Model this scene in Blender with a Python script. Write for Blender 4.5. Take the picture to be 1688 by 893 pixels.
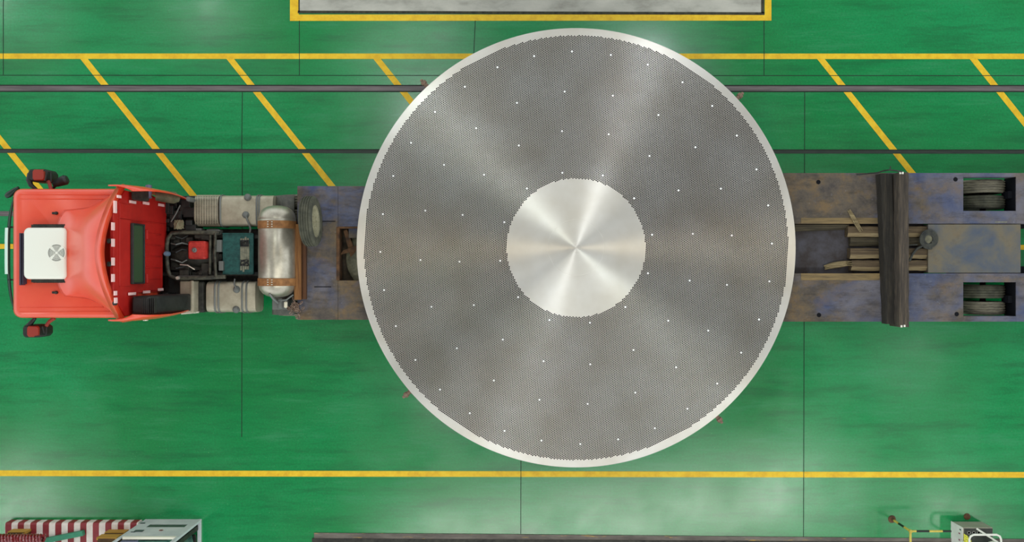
import bpy, bmesh, math, random
import numpy as np
from mathutils import Vector, Matrix

random.seed(7)
for o in list(bpy.data.objects):
    bpy.data.objects.remove(o)
S = bpy.context.scene
COL = S.collection
PI = math.pi

# ------------------------------------------------------------------ camera
CAM_H, FPX = 20.0, 1500.0
cam_d = bpy.data.cameras.new('camera')
cam_d.sensor_fit = 'HORIZONTAL'
cam_d.sensor_width = 36.0
cam_d.lens = FPX / 1688.0 * 36.0
cam_d.clip_end = 200
cam = bpy.data.objects.new('camera', cam_d)
cam.location = (0, 0, CAM_H)
COL.objects.link(cam)
S.camera = cam
S.view_settings.view_transform = 'Standard'
S.view_settings.look = 'None'
S.view_settings.gamma = 1
S.view_settings.use_curve_mapping = False
S.view_settings.exposure = 0.08

# ------------------------------------------------------------------ light
w = bpy.data.worlds.new('world')
S.world = w
w.use_nodes = True
# the hall around: dim roof overhead, bright window bands low on the walls
_n, _l = w.node_tree.nodes, w.node_tree.links
_tc = _n.new('ShaderNodeTexCoord')
_sp = _n.new('ShaderNodeSeparateXYZ')
_rp = _n.new('ShaderNodeValToRGB')
_l.new(_tc.outputs['Generated'], _sp.inputs[0])
_l.new(_sp.outputs[2], _rp.inputs[0])
_l.new(_rp.outputs[0], _n['Background'].inputs[0])
_rp.color_ramp.elements[0].position = .50
_rp.color_ramp.elements[0].color = (.93, .97, 1, 1)
_rp.color_ramp.elements[1].position = .90
_rp.color_ramp.elements[1].color = (.17, .175, .18, 1)
_e = _rp.color_ramp.elements.new(.74)
_e.color = (.30, .31, .32, 1)
_n['Background'].inputs[1].default_value = 1.3


def area(name, loc, target, sx, sy, radiance, col=(1, 1, 1)):
    d = bpy.data.lights.new(name, 'AREA')
    d.shape = 'RECTANGLE'
    d.size = sx
    d.size_y = sy
    d.energy = radiance * sx * sy * PI
    d.color = col
    o = bpy.data.objects.new(name, d)
    o.location = loc
    o.rotation_euler = (Vector(target) - Vector(loc)).to_track_quat('-Z', 'Y').to_euler()
    COL.objects.link(o)
    return o


# roof windows and rows of high-bay lamps of the hall (all above the drone)
area('skylight_south', (5.2, -12.2, 25), (4, -4, 0), 22.5, 2.4, 9.5, (1.0, 0.99, 0.92))
area('skylight_south_east', (21.6, -12.2, 25), (9, -4, 0), 2.4, 2.2, 9, (1.0, 0.99, 0.92))
area('skylight_south_west', (-24.2, -12.0, 25), (-9, -4, 0), 5.0, 1.8, 14.0, (1.0, 0.99, 0.93))
area('roof_lamp_far_north', (-15, 13.1, 25), (-6, 4, 0), 2.4, .9, 16)
area('roof_lamp_far_north_west', (-25, 13.0, 25), (-9, 4, 0), 2.0, .9, 20)
area('skylight_north', (-5.0, 11.4, 25), (-2, 4, 0), 5.0, .8, 9)
area('roof_lamp_far_east', (19.6, -4.6, 25), (8, -2, 0), 2.6, 1.0, 6)
area('roof_lamp_north', (6.2, 9.7, 25), (2, 1, 0), 1.0, 3.4, 33, (0.92, 0.95, 1.0))
area('roof_lamp_north_west', (-3.8, 7.3, 25), (0, 1, 0), 1.2, 2.2, 36, (0.92, 1.0, 0.96))
area('roof_lamp_east', (12.2, 1.1, 25), (2, 0, 0), 1.6, 1.0, 30, (1.0, 0.83, 0.55))
area('roof_lamp_west', (-6.6, 0.8, 25), (0, 0, 0), 1.6, 1.0, 22, (1.0, 0.85, 0.62))
area('roof_lamp_south_west', (-2.8, -5.9, 25), (0, 0, 0), 1.0, 1.4, 26, (1.0, 1.0, 0.94))


# ------------------------------------------------------------------ helpers
def P(px, py, z=0.0):
    """a point read off the photograph, at a known height above the floor, in metres"""
    k = (CAM_H - z) / FPX
    return Vector(((px - 844.0) * k, (446.5 - py) * k, z))


class MB:
    def __init__(self):
        self.v = []
        self.f = []
        self.mi = []

    def add(self, vs, fs, mi=0):
        b = len(self.v)
        self.v += [tuple(p) for p in vs]
        self.f += [tuple(b + i for i in f) for f in fs]
        self.mi += [mi] * len(fs)
        return self

    def hexa(self, a, b, mi=0):
        """a: 4 bottom points, b: 4 top points"""
        return self.add(list(a) + list(b), [(3, 2, 1, 0), (4, 5, 6, 7), (0, 1, 5, 4), (1, 2, 6, 5), (2, 3, 7, 6), (3, 0, 4, 7)], mi)

    def box(self, x0, x1, y0, y1, z0, z1, mi=0):
        return self.hexa([(x0, y0, z0), (x1, y0, z0), (x1, y1, z0), (x0, y1, z0)], [(x0, y0, z1), (x1, y0, z1), (x1, y1, z1), (x0, y1, z1)], mi)

    def prism(self, pts, z0, z1, mi=0):
        n = len(pts)
        vs = [(p[0], p[1], z0) for p in pts] + [(p[0], p[1], z1) for p in pts]
        fs = [tuple(range(n - 1, -1, -1)), tuple(range(n, 2 * n))]
        fs += [(i, (i + 1) % n, n + (i + 1) % n, n + i) for i in range(n)]
        return self.add(vs, fs, mi)

    def tube(self, pts, r, n=10, mi=0, closed=False):
        pts = [Vector(p) for p in pts]
        m = len(pts)
        rr = r if isinstance(r, (list, tuple)) else [r] * m
        vs = []
        up = None
        for i, p in enumerate(pts):
            if closed:
                t = pts[(i + 1) % m] - pts[i - 1]
            else:
                t = pts[min(i + 1, m - 1)] - pts[max(i - 1, 0)]
            t.normalize()
            if up is None:
                up = Vector((0, 0, 1)) if abs(t.z) < .9 else Vector((1, 0, 0))
            a = t.cross(up)
            if a.length < 1e-4:
                a = t.orthogonal()
            a.normalize()
            b = a.cross(t).normalized()
            up = b
            for k in range(n):
                g = 2 * PI * k / n
                vs.append(p + (a * math.cos(g) + b * math.sin(g)) * rr[i])
        fs = []
        for i in range(m if closed else m - 1):
            j = (i + 1) % m
            for k in range(n):
                l = (k + 1) % n
                fs.append((i * n + k, j * n + k, j * n + l, i * n + l))
        if not closed:
            fs.append(tuple(range(n)))
            fs.append(tuple(range(m * n - 1, (m - 1) * n - 1, -1)))
        return self.add(vs, fs, mi)

    def lathe(self, prof, c, axis='Z', n=32, mi=0):
        """prof: (radius, offset) along the axis, centre c"""
        vs = []
        for (r, h) in prof:
            for k in range(n):
                g = 2 * PI * k / n
                a, b = r * math.cos(g), r * math.sin(g)
                if axis == 'Z':
                    q = (a, b, h)
                elif axis == 'Y':
                    q = (b, h, a)
                else:
                    q = (h, a, b)
                vs.append((c[0] + q[0], c[1] + q[1], c[2] + q[2]))
        fs = []
        for i in range(len(prof) - 1):
            for k in range(n):
                l = (k + 1) % n
                fs.append((i * n + k, i * n + l, (i + 1) * n + l, (i + 1) * n + k))
        if prof[0][0] > 1e-5:
            fs.append(tuple(range(n - 1, -1, -1)))
        if prof[-1][0] > 1e-5:
            fs.append(tuple((len(prof) - 1) * n + k for k in range(n)))
        return self.add(vs, fs, mi)

    def grid(self, rows, mi=0, flip=False):
        m, n = len(rows), len(rows[0])
        vs = [p for r in rows for p in r]
        fs = []
        for i in range(m - 1):
            for j in range(n - 1):
                q = (i * n + j, i * n + j + 1, (i + 1) * n + j + 1, (i + 1) * n + j)
                fs.append(q[::-1] if flip else q)
        return self.add(vs, fs, mi)

    def build(self, name, mats, parent=None, smooth=False, bevel=0, seg=2, solid=0, label=None):
        org = parent['_o'] if parent is not None and '_o' in parent else (0, 0, 0)
        me = bpy.data.meshes.new(name)
        me.from_pydata([(a - org[0], b - org[1], c - org[2]) for a, b, c in self.v], [], self.f)
        if not isinstance(mats, (list, tuple)):
            mats = [mats]
        for m in mats:
            me.materials.append(m)
        me.polygons.foreach_set('material_index', self.mi)
        bm = bmesh.new()
        bm.from_mesh(me)
        bmesh.ops.recalc_face_normals(bm, faces=bm.faces)
        bm.to_mesh(me)
        bm.free()
        if smooth:
            me.polygons.foreach_set('use_smooth', [True] * len(me.polygons))
            try:
                me.set_sharp_from_angle(angle=math.radians(40))
            except Exception:
                pass
        me.update()
        o = bpy.data.objects.new(name, me)
        COL.objects.link(o)
        if parent is not None:
            o.parent = parent
            o['_o'] = org
        if solid:
            md = o.modifiers.new('solid', 'SOLIDIFY')
            md.thickness = solid
            md.offset = 0
        if bevel:
            md = o.modifiers.new('bevel', 'BEVEL')
            md.width = bevel
            md.segments = seg
            md.limit_method = 'ANGLE'
        if label:
            o['label'] = label
        return o


def split(mb, name, mats, parent=None, **kw):
    """one object for every separate piece collected in mb"""
    n = len(mb.v)
    par = list(range(n))

    def find(i):
        while par[i] != i:
            par[i] = par[par[i]]
            i = par[i]
        return i
    for f in mb.f:
        r0 = find(f[0])
        for i in f[1:]:
            par[find(i)] = r0
    groups = {}
    for fi, f in enumerate(mb.f):
        groups.setdefault(find(f[0]), []).append(fi)
    out = []
    for fs in groups.values():
        used = sorted({i for fi in fs for i in mb.f[fi]})
        ix = {v: k for k, v in enumerate(used)}
        m2 = MB()
        m2.v = [mb.v[i] for i in used]
        m2.f = [tuple(ix[i] for i in mb.f[fi]) for fi in fs]
        m2.mi = [mb.mi[fi] for fi in fs]
        out.append(m2.build(name, mats, parent, **kw))
    return out


def thing(name, label, cat, loc=(0, 0, 0), group=None):
    o = bpy.data.objects.new(name, None)
    COL.objects.link(o)
    o.location = loc
    o.empty_display_size = .2
    o['_o'] = tuple(loc)
    o['label'] = label
    o['category'] = cat
    if group:
        o['group'] = group
    return o


def tag(o, label, cat, group=None, kind=None):
    """for a thing that is one mesh: put its origin at the middle of its base"""
    o['label'] = label
    o['category'] = cat
    if group:
        o['group'] = group
    if kind:
        o['kind'] = kind
    vs = o.data.vertices
    xs = [v.co.x for v in vs]
    ys = [v.co.y for v in vs]
    zs = [v.co.z for v in vs]
    c = Vector(((min(xs) + max(xs)) / 2, (min(ys) + max(ys)) / 2, min(zs)))
    o.data.transform(Matrix.Translation(-c))
    o.location = c
    return o


# ------------------------------------------------------------------ materials
def lin(c):
    return tuple((x / 12.92 if x <= .04045 else ((x + .055) / 1.055) ** 2.4) for x in [v / 255. for v in c]) + (1,)


class MT:
    def __init__(self, name, rgb=(128, 128, 128), rough=.5, metal=0, spec=.5):
        self.m = bpy.data.materials.new(name)
        self.m.use_nodes = True
        self.n = self.m.node_tree.nodes
        self.l = self.m.node_tree.links
        self.b = self.n['Principled BSDF']
        self.set('Base Color', lin(rgb))
        self.set('Roughness', rough)
        self.set('Metallic', metal)
        self.set('Specular IOR Level', spec)
        self.tc = None

    def set(self, k, v):
        if hasattr(v, 'is_linked') or hasattr(v, 'links'):
            self.l.new(v, self.b.inputs[k])
        else:
            self.b.inputs[k].default_value = v
        return self

    def coord(self, scale=(1, 1, 1), rot=(0, 0, 0), world=True):
        if world:
            g = self.n.new('ShaderNodeNewGeometry').outputs['Position']
        else:
            g = self.n.new('ShaderNodeTexCoord').outputs['Object']
        mp = self.n.new('ShaderNodeMapping')
        mp.inputs['Scale'].default_value = scale
        mp.inputs['Rotation'].default_value = rot
        self.l.new(g, mp.inputs['Vector'])
        return mp.outputs[0]

    def noise(self, sc, det=4, rough=.55, coord=None, dist=0):
        nn = self.n.new('ShaderNodeTexNoise')
        nn.inputs['Scale'].default_value = sc
        nn.inputs['Detail'].default_value = det
        nn.inputs['Roughness'].default_value = rough
        nn.inputs['Distortion'].default_value = dist
        self.l.new(coord if coord is not None else self.coord(), nn.inputs['Vector'])
        return nn.outputs[0]

    def ramp(self, fac, stops):
        r = self.n.new('ShaderNodeValToRGB')
        el = r.color_ramp.elements
        while len(el) < len(stops):
            el.new(.5)
        for e, (p, c) in zip(el, stops):
            e.position = p
            e.color = c if len(c) == 4 else lin(c)
        self.l.new(fac, r.inputs[0])
        return r.outputs[0]

    def mix(self, fac, a, b, mode='MIX'):
        x = self.n.new('ShaderNodeMix')
        x.data_type = 'RGBA'
        x.blend_type = mode
        for k, v in ((0, fac), (6, a), (7, b)):
            if hasattr(v, 'links'):
                self.l.new(v, x.inputs[k])
            else:
                x.inputs[k].default_value = v if (k == 0 or len(v) == 4) else lin(v)
        return x.outputs[2]

    def bump(self, h, s=.3, d=.01):
        b = self.n.new('ShaderNodeBump')
        b.inputs['Strength'].default_value = s
        b.inputs['Distance'].default_value = d
        self.l.new(h, b.inputs['Height'])
        self.l.new(b.outputs[0], self.b.inputs['Normal'])
        return self


G0, G1 = (0, 0, 0, 1), (1, 1, 1, 1)


def speckled(name, c0, c1, sc=6, rough=.55, metal=0, lo=.35, hi=.65, stretch=(1, 1, 1), spec=.5, bump=0):
    m = MT(name, c0, rough, metal, spec)
    f = m.noise(sc, 6, .65, m.coord(stretch))
    m.set('Base Color', m.ramp(f, [(lo, c0), (hi, c1)]))
    if bump:
        m.bump(f, bump, .02)
    return m.m


# floor: worn glossy green epoxy
fm = MT('green_epoxy', (8, 128, 66), .3, 0, .75)
big = fm.noise(.22, 3, .5, fm.coord((1, 1.3, 1)), .6)
col = fm.mix(fm.ramp(big, [(.35, G0), (.68, G1)]), (0, 130, 62), (4, 148, 82))
mid = fm.noise(1.3, 6, .7, fm.coord((.5, 1.2, 1)))
col = fm.mix(fm.ramp(mid, [(.55, G0), (.85, (.45, .45, .45, 1))]), col, (50, 124, 82))
fine = fm.noise(22, 3, .7)
col = fm.mix(fm.ramp(fine, [(.35, (.3, .3, .3, 1)), (.6, G0)]), col, (0, 88, 44))
sp = fm.noise(9, 8, .8, fm.coord((1, 1, 1)))
col = fm.mix(fm.ramp(sp, [(.70, G0), (.76, (.6, .6, .6, 1))]), col, (52, 74, 56))
smear = fm.noise(1.1, 6, .75, fm.coord((.35, 2.6, 1), (0, 0, .02)))
col = fm.mix(fm.ramp(smear, [(.36, (.55, .55, .55, 1)), (.50, G0)]), col, (2, 96, 50))
col = fm.mix(fm.ramp(smear, [(.54, G0), (.72, (.5, .5, .5, 1))]), col, (58, 146, 100))
grit = fm.noise(38, 2, .5)
col = fm.mix(fm.ramp(grit, [(.70, G0), (.76, (.5, .5, .5, 1))]), col, (110, 160, 120))
fm.set('Base Color', col)
rr = fm.ramp(fm.noise(.8, 5, .6), [(.3, (.17, .17, .17, 1)), (.7, (.27, .27, .27, 1))])
fm.set('Roughness', rr)
M_floor = fm.m

ym = MT('yellow_line_paint', (226, 186, 24), .5)
yn = ym.noise(5, 6, .7)
yc = ym.ramp(yn, [(.3, (214, 166, 12)), (.55, (236, 196, 28)), (.8, (240, 212, 60))])
yc = ym.mix(ym.ramp(ym.noise(14, 6, .8), [(.64, G0), (.72, (.5, .5, .5, 1))]), yc, (120, 120, 40))
ym.set('Base Color', yc)
M_yellow = ym.m
M_seam = MT('dark_floor_joint', (8, 48, 30), .8).m
M_seam2 = MT('black_joint_edge', (24, 34, 28), .8).m
M_rail = speckled('worn_rail_steel', (88, 84, 84), (128, 120, 120), 3, .5, .2, .35, .7, (.3, 6, 1))
M_slot = speckled('dark_grating_strip', (34, 50, 42), (60, 70, 60), 5, .6, 0, .4, .75, (.6, 6, 1))
cm = MT('pale_concrete', (172, 172, 160), .8)
cc = cm.ramp(cm.noise(1.2, 7, .6, cm.coord((1, 2, 1))), [(.3, (138, 138, 128)), (.5, (176, 177, 166)), (.75, (196, 196, 184))])
cc = cm.mix(cm.ramp(cm.noise(3, 6, .7, cm.coord((1, 1, 1))), [(.68, G0), (.8, (.7, .7, .7, 1))]), cc, (170, 130, 62))
cm.set('Base Color', cc)
M_conc = cm.m
M_grime = speckled('black_grime_joint', (34, 36, 26), (70, 70, 52), 9, .9)
pm = MT('worn_grey_kerb_steel', (110, 105, 98), .6)
pc = pm.ramp(pm.noise(2, 7, .7, pm.coord((.7, 3, 1))), [(.3, (66, 62, 56)), (.55, (104, 98, 90)), (.8, (126, 122, 112))])
pc = pm.mix(pm.ramp(pm.noise(1.6, 6, .75, pm.coord((1, 8, 1))), [(.60, G0), (.66, (.8, .8, .8, 1))]), pc, (196, 158, 50))
pm.set('Base Color', pc)
M_kerb = pm.m

# truck
rp = MT('truck_red_paint', (214, 52, 30), .32)
rp.set('Base Color', rp.ramp(rp.noise(2.2, 5, .6), [(.3, (222, 64, 32)), (.7, (228, 80, 46))]))
rp.set('Coat Weight', .8)
rp.set('Coat Roughness', .22)
M_red = rp.m
M_redshade = speckled('shaded_red_paint', (166, 18, 13), (184, 28, 19), 3, .55)  # cab red darkened in colour for the weaker light on the rear wall
M_black = speckled('black_plastic', (22, 25, 24), (40, 44, 42), 8, .5)
M_greasy = speckled('greasy_black_steel', (22, 24, 22), (58, 58, 50), 9, .6, .2)
M_rubber = speckled('tyre_rubber', (52, 54, 44), (84, 85, 70), 6, .85)
M_dustrub = speckled('dusty_tyre_rubber', (84, 82, 72), (128, 124, 106), 7, .85, 0, .35, .65, (1, 5, 1))
M_white = MT('white_housing', (232, 235, 222), .45).m
M_whiteband = MT('white_reflective_tape', (240, 200, 196), .5).m
M_glass = MT('dark_cab_glass', (52, 78, 52), .4, 0, .4).m
M_alu = speckled('dusty_aluminium', (150, 143, 122), (184, 178, 156), 4, .48, .35, .3, .7, (1, 1, 1))
am = MT('brushed_cylinder', (176, 172, 158), .34, .7)
am.set('Base Color', am.ramp(am.noise(6, 6, .7), [(.3, (160, 154, 138)), (.7, (190, 186, 170))]))
M_cyl = am.m
M_strap = speckled('rusty_brown_strap', (116, 76, 38), (158, 110, 62), 8, .7)
M_bolt = MT('bright_bolt', (205, 200, 185), .4, .5).m
M_teal = speckled('teal_checker_plate', (14, 66, 64), (34, 96, 90), 12, .55, .1)
M_worn = speckled('worn_bare_plate', (112, 116, 100), (150, 150, 128), 14, .6, .2)
M_green = MT('visor_dark_green', (16, 44, 32), .35).m
M_paleg = MT('visor_pale_strip', (206, 236, 222), .4).m
M_mred = MT('mirror_red_cover', (150, 48, 34), .45).m
M_steel = MT('grey_steel', (112, 116, 112), .5, .3).m
M_rim = speckled('dusty_wheel_rim', (128, 126, 100), (166, 162, 134), 5, .7)

# trailer paint: faded blue with rust and dust
tm = MT('faded_blue_deck_paint', (84, 96, 118), .75, 0, .3)
base = tm.ramp(tm.noise(1.1, 6, .62, tm.coord((1, 1, 1)), .4), [(.30, (56, 70, 106)), (.46, (84, 90, 112)), (.62, (108, 107, 116))])
# rust gathers on the deck next to the disc and in the middle of the gooseneck
gx = tm.n.new('ShaderNodeNewGeometry')
sxx = tm.n.new('ShaderNodeSeparateXYZ')
tm.l.new(gx.outputs['Position'], sxx.inputs[0])
mr = tm.n.new('ShaderNodeMapRange')
mr.interpolation_type = 'SMOOTHSTEP'
for k_, v_ in ((1, 6.0), (2, 9.0), (3, .16), (4, -.05)):
    mr.inputs[k_].default_value = v_
tm.l.new(sxx.outputs[0], mr.inputs[0])
mr2 = tm.n.new('ShaderNodeMapRange')
for k_, v_ in ((1, -3.0), (2, 2.0), (3, -.12), (4, 0)):
    mr2.inputs[k_].default_value = v_
tm.l.new(sxx.outputs[0], mr2.inputs[0])
ad1 = tm.n.new('ShaderNodeMath')
tm.l.new(mr.outputs[0], ad1.inputs[0])
tm.l.new(mr2.outputs[0], ad1.inputs[1])
ad2 = tm.n.new('ShaderNodeMath')
tm.l.new(ad1.outputs[0], ad2.inputs[0])
tm.l.new(tm.noise(.9, 7, .62, tm.coord((.75, 1.1, 1), (0, 0, .4)), .5), ad2.inputs[1])
rust = tm.ramp(ad2.outputs[0], [(.44, G0), (.60, (.85, .85, .85, 1))])
rcol = tm.ramp(tm.noise(2.6, 6, .7), [(.3, (60, 54, 46)), (.5, (94, 84, 66)), (.66, (120, 98, 60))])
tc_ = tm.mix(rust, base, rcol)
tc_ = tm.mix(tm.ramp(tm.noise(16, 5, .8), [(.62, G0), (.72, (.45, .45, .45, 1))]), tc_, (148, 152, 166))
tc_ = tm.mix(tm.ramp(tm.noise(3.4, 7, .75, tm.coord((.6, 2.2, 1))), [(.50, G0), (.70, (.65, .65, .65, 1))]), tc_, (52, 48, 42))
tm.set('Base Color', tc_)
M_deck = tm.m
dt = MT('dusty_centre_plate_paint', (120, 112, 92), .75)
dq = dt.ramp(dt.noise(1.3, 6, .6, dt.coord((1, 1, 1)), .3), [(.34, (68, 80, 98)), (.46, (88, 91, 92)), (.58, (106, 100, 84)), (.72, (112, 96, 70))])
dq = dt.mix(dt.ramp(dt.noise(6, 6, .75), [(.52, G0), (.72, (.5, .5, .5, 1))]), dq, (84, 76, 62))
dt.set('Base Color', dq)
M_dust = dt.m
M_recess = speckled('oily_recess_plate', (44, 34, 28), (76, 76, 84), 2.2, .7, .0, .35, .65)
M_trailblack = MT('trailer_black_edge', (8, 11, 18), .8, 0, .2).m
M_rust = speckled('rust_scale', (58, 40, 26), (108, 76, 46), 7, .85)
M_turn = speckled('greased_turntable', (84, 84, 68), (130, 128, 104), 6, .6, .2)


def wood(name, c0, c1, c2, st=(.5, 9, 9)):
    m = MT(name, c1, .85)
    f = m.noise(3, 7, .7, m.coord(st))
    m.set('Base Color', m.ramp(f, [(.3, c0), (.5, c1), (.7, c2)]))
    m.bump(f, .5, .02)
    return m.m


M_plank = wood('dirty_plank_wood', (58, 48, 34), (86, 72, 52), (120, 104, 76))
M_plankd = wood('oily_dark_plank_wood', (44, 40, 30), (66, 60, 44), (92, 84, 62))
M_lit_edge = wood('lit_plank_edge', (92, 80, 56), (134, 118, 86), (160, 146, 112))  # paler plank wood, light on the south edges put into the colour
M_beam = wood('black_tarred_timber', (18, 16, 14), (36, 33, 27), (60, 54, 43), (9, .5, 9))
M_beam2 = wood('weathered_dark_timber', (38, 34, 30), (64, 57, 49), (100, 88, 72), (12, .5, 9))
M_brown = wood('brown_timber', (92, 58, 28), (124, 82, 42), (150, 106, 56), (9, .5, 9))
M_brown2 = wood('dark_brown_timber', (56, 34, 20), (80, 50, 28), (104, 68, 38), (9, .5, 9))
M_stick = wood('splintered_wood', (84, 72, 48), (128, 114, 82), (168, 154, 116))

# machined disc
dm = MT('turned_steel', (200, 197, 188), .36, .72)
tn = dm.n.new('ShaderNodeTangent')
tn.direction_type = 'RADIAL'
tn.axis = 'Z'
dm.l.new(tn.outputs[0], dm.b.inputs['Tangent'])
dm.set('Anisotropic', 1.0)
dm.set('Anisotropic Rotation', .25)
dcol = dm.ramp(dm.noise(1.2, 4, .5), [(.3, (212, 208, 196)), (.7, (230, 229, 222))])
dm.set('Base Color', dcol)
M_disc = dm.m
M_bore = MT('shade_dark_bore', (26, 27, 24), .8).m  # near-black colour stands for the shade inside the holes, also on the plate bottom
M_plug = MT('white_hole_plug', (246, 248, 246), .5).m

# ================================================================== THE SETTING
fl = MB().box(-26, 26, -20, 20, -.3, 0).build('floor', M_floor)
fl['kind'] = 'structure'


def strip(name, q, mat, h=.003, parent=fl):
    pts = [P(a, b) for a, b in q]
    pts = pts[::-1]
    return MB().prism(pts, 0.0, h).build(name, mat, parent)


# yellow lines
for q in ([(-500, 88), (2200, 88.5), (2200, 97.5), (-500, 97)],
          [(-500, 774), (2200, 778.6), (2200, 788), (-500, 783.6)],
          [(-500, 401.5), (2200, 404), (2200, 412), (-500, 409.5)]):
    strip('yellow_floor_line', q, M_yellow, .004)
SL = .80
for x0, ya, yb in ((138.5, 97, 330), (379.5, 97, 330), (621.5, 97, 330), (1353, 97, 330), (1604.5, 97, 330), (-106, 97, 330), (863, 97, 330), (1108, 97, 330)):
    strip('yellow_floor_stripe', [(x0 - 6.2, ya), (x0 + 6.2, ya), (x0 + 6.2 + SL * (yb - ya), yb), (x0 - 6.2 + SL * (yb - ya), yb)], M_yellow, .003)
strip('yellow_floor_line', [(1640, 889), (2200, 890.5), (2200, 901), (1640, 900)], M_yellow, .004)
# rails and slots crossing the paint
strip('floor_rail', [(-500, 141), (2200, 141.5), (2200, 150.5), (-500, 150)], M_rail, .006)
strip('floor_rail_edge', [(-500, 139.6), (2200, 140.4), (2200, 142.2), (-500, 141.4)], M_seam2, .008)
strip('floor_rail_edge', [(-500, 149.6), (2200, 150), (2200, 151.8), (-500, 151.4)], M_seam2, .008)
strip('floor_slot', [(-500, 245.4), (2200, 247.4), (2200, 253.6), (-500, 251.6)], M_slot, .006)
strip('floor_slot_edge', [(-500, 245), (2200, 247), (2200, 248.4), (-500, 246.4)], M_seam2, .008)
strip('floor_rail', [(-500, 348), (30, 348), (900, 350), (900, 358), (30, 356), (-500, 356)], M_rail, .006)
# joints of the floor slabs
for q in ([(-500, 123.3), (2200, 124.4), (2200, 125.4), (-500, 124.3)],
          [(5, -60), (6, -60), (6, 123), (5, 123)],
          [(1259, 34), (1260, 34), (1260, 124), (1259, 124)],
          [(783, 34), (784, 34), (780, 124), (779, 124)],
          [(493, 34), (494, 34), (494, 124), (493, 124)],
          [(399, 152), (400, 152), (399, 246), (398, 246)],
          [(399, 252), (400, 252), (399, 720), (398, 720)],
          [(1326, 152), (1327, 152), (1325, 893), (1324, 893)],
          [(859, 500), (860, 500), (859, 880), (858, 880)]):
    strip('floor_joint', q, M_seam, .005)
# concrete pad with yellow border, top of the picture
strip('yellow_pad_border', [(478, -250), (492.5, -250), (492.5, 34), (478, 34)], M_yellow, .004)
strip('yellow_pad_border', [(478, 24), (1271, 24), (1271, 34), (478, 34.5)], M_yellow, .0045)
strip('yellow_pad_border', [(1260.5, -250), (1271.5, -250), (1271.5, 34), (1260.5, 34)], M_yellow, .004)
strip('concrete_pad', [(494, -250), (1256, -250), (1256, 21), (494, 18)], M_conc, .006)
strip('pad_joint', [(491, 17.6), (1260, 20.4), (1260, 24.8), (491, 22)], M_grime, .008)
strip('pad_joint', [(1254.5, -250), (1259.5, -250), (1259.5, 22), (1254.5, 22)], M_grime, .008)
strip('pad_joint', [(492, -250), (494.2, -250), (494.2, 20), (492, 20)], M_grime, .008)
# worn steel kerb along the bottom
strip('steel_kerb', [(518, 877.5), (900, 880.5), (1800, 889), (1800, 898), (518, 898)], M_kerb, .02)
strip('steel_kerb_edge', [(515, 886.5), (1800, 894), (1800, 930), (515, 930)], M_greasy, .03)

# ================================================================== TRUCK
CY = .33
truck = thing('truck_tractor', 'red cab-over truck tractor with a white air conditioner on its roof, facing left', 'truck', (-7.0, CY, 0))


def rrect(x0, x1, y0, y1, r, n=6):
    pts = []
    for cx, cy, a0 in ((x1 - r, y1 - r, 0), (x0 + r, y1 - r, 90), (x0 + r, y0 + r, 180), (x1 - r, y0 + r, 270)):
        for k in range(n + 1):
            a = math.radians(a0 + 90 * k / n)
            pts.append((cx + r * math.cos(a), cy + r * math.sin(a)))
    return pts


def loft(mb, secs, n=6, mi=0, cap=True):
    """secs: (z, x0, x1, y0, y1, r)"""
    rings = []
    for z, x0, x1, y0, y1, r in secs:
        rings.append([(x, y, z) for x, y in rrect(x0, x1, y0, y1, r, n)])
    k = len(rings[0])
    vs = [p for r in rings for p in r]
    fs = []
    for i in range(len(rings) - 1):
        for j in range(k):
            l = (j + 1) % k
            fs.append((i * k + j, i * k + l, (i + 1) * k + l, (i + 1) * k + j))
    if cap:
        fs.append(tuple(range(k - 1, -1, -1)))
        fs.append(tuple((len(rings) - 1) * k + j for j in range(k)))
    return mb.add(vs, fs, mi)


ya, yb = CY - 1.21, CY + 1.21
b = MB()
loft(b, [(.55, -9.42, -7.5, ya, yb, .18), (1.2, -9.46, -7.46, ya - .02, yb + .02, .2), (1.5, -9.45, -7.2, ya - .02, yb + .02, .2), (1.9, -9.44, -7.2, ya - .02, yb + .02, .2),
         (2.7, -9.36, -7.2, ya, yb, .18), (2.95, -9.32, -7.2, ya, yb, .16), (3.03, -9.30, -7.2, ya + .01, yb - .01, .15),
         (3.075, -9.25, -7.2, ya + .035, yb - .035, .14), (3.095, -9.19, -7.2, ya + .08, yb - .08, .12)])
for yy in (ya + .12, ya + .20, yb - .12, yb - .20):
    b.tube([(-9.15, yy, 3.092), (-8.3, yy, 3.098), (-7.45, yy, 3.098)], .010, 6)
b.build('cab_body', M_red, truck, smooth=True)
# high rear wall of the cab
b = MB()
def arch(y, hw=1.25, ex=1.8):
    return 3.08 + .91 * max(0, 1 - abs((y - CY) / hw) ** ex)


wy = np.linspace(ya + .05, yb - .05, 25)
outl = [(y, min(3.62, arch(y) - .06)) for y in wy[::-1]]
outl = [(yb - .05, 1.12), ] + outl + [(ya + .05, 2.6), (-.42, 2.55), (-.42, 1.42), (-.36, 1.32), (.35, 1.32), (.45, 1.12)]
nn_ = len(outl)
b.add([(-7.24, y, z) for y, z in outl] + [(-7.17, y, z) for y, z in outl],
      [tuple(range(nn_)), tuple(range(2 * nn_ - 1, nn_ - 1, -1))] + [(i, (i + 1) % nn_, nn_ + (i + 1) % nn_, nn_ + i) for i in range(nn_)])
for yy in np.linspace(ya + .5, yb - .8, 6):
    b.tube([(-7.165, yy, 1.42), (-7.165, yy, 2.2)], .012, 6)
b.box(-7.17, -7.155, ya + .6, yb - .3, 2.9, 3.4)
b.box(-7.17, -7.155, .95, .97, 1.2, 3.5)
wall = b.build('cab_rear_wall', M_redshade, truck, smooth=True, bevel=.01)


def on_wall(px, py, X=-7.13):
    s = (844 - px) / -X
    z = CAM_H - FPX / s
    return (X, (446.5 - py) / s, z)


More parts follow.
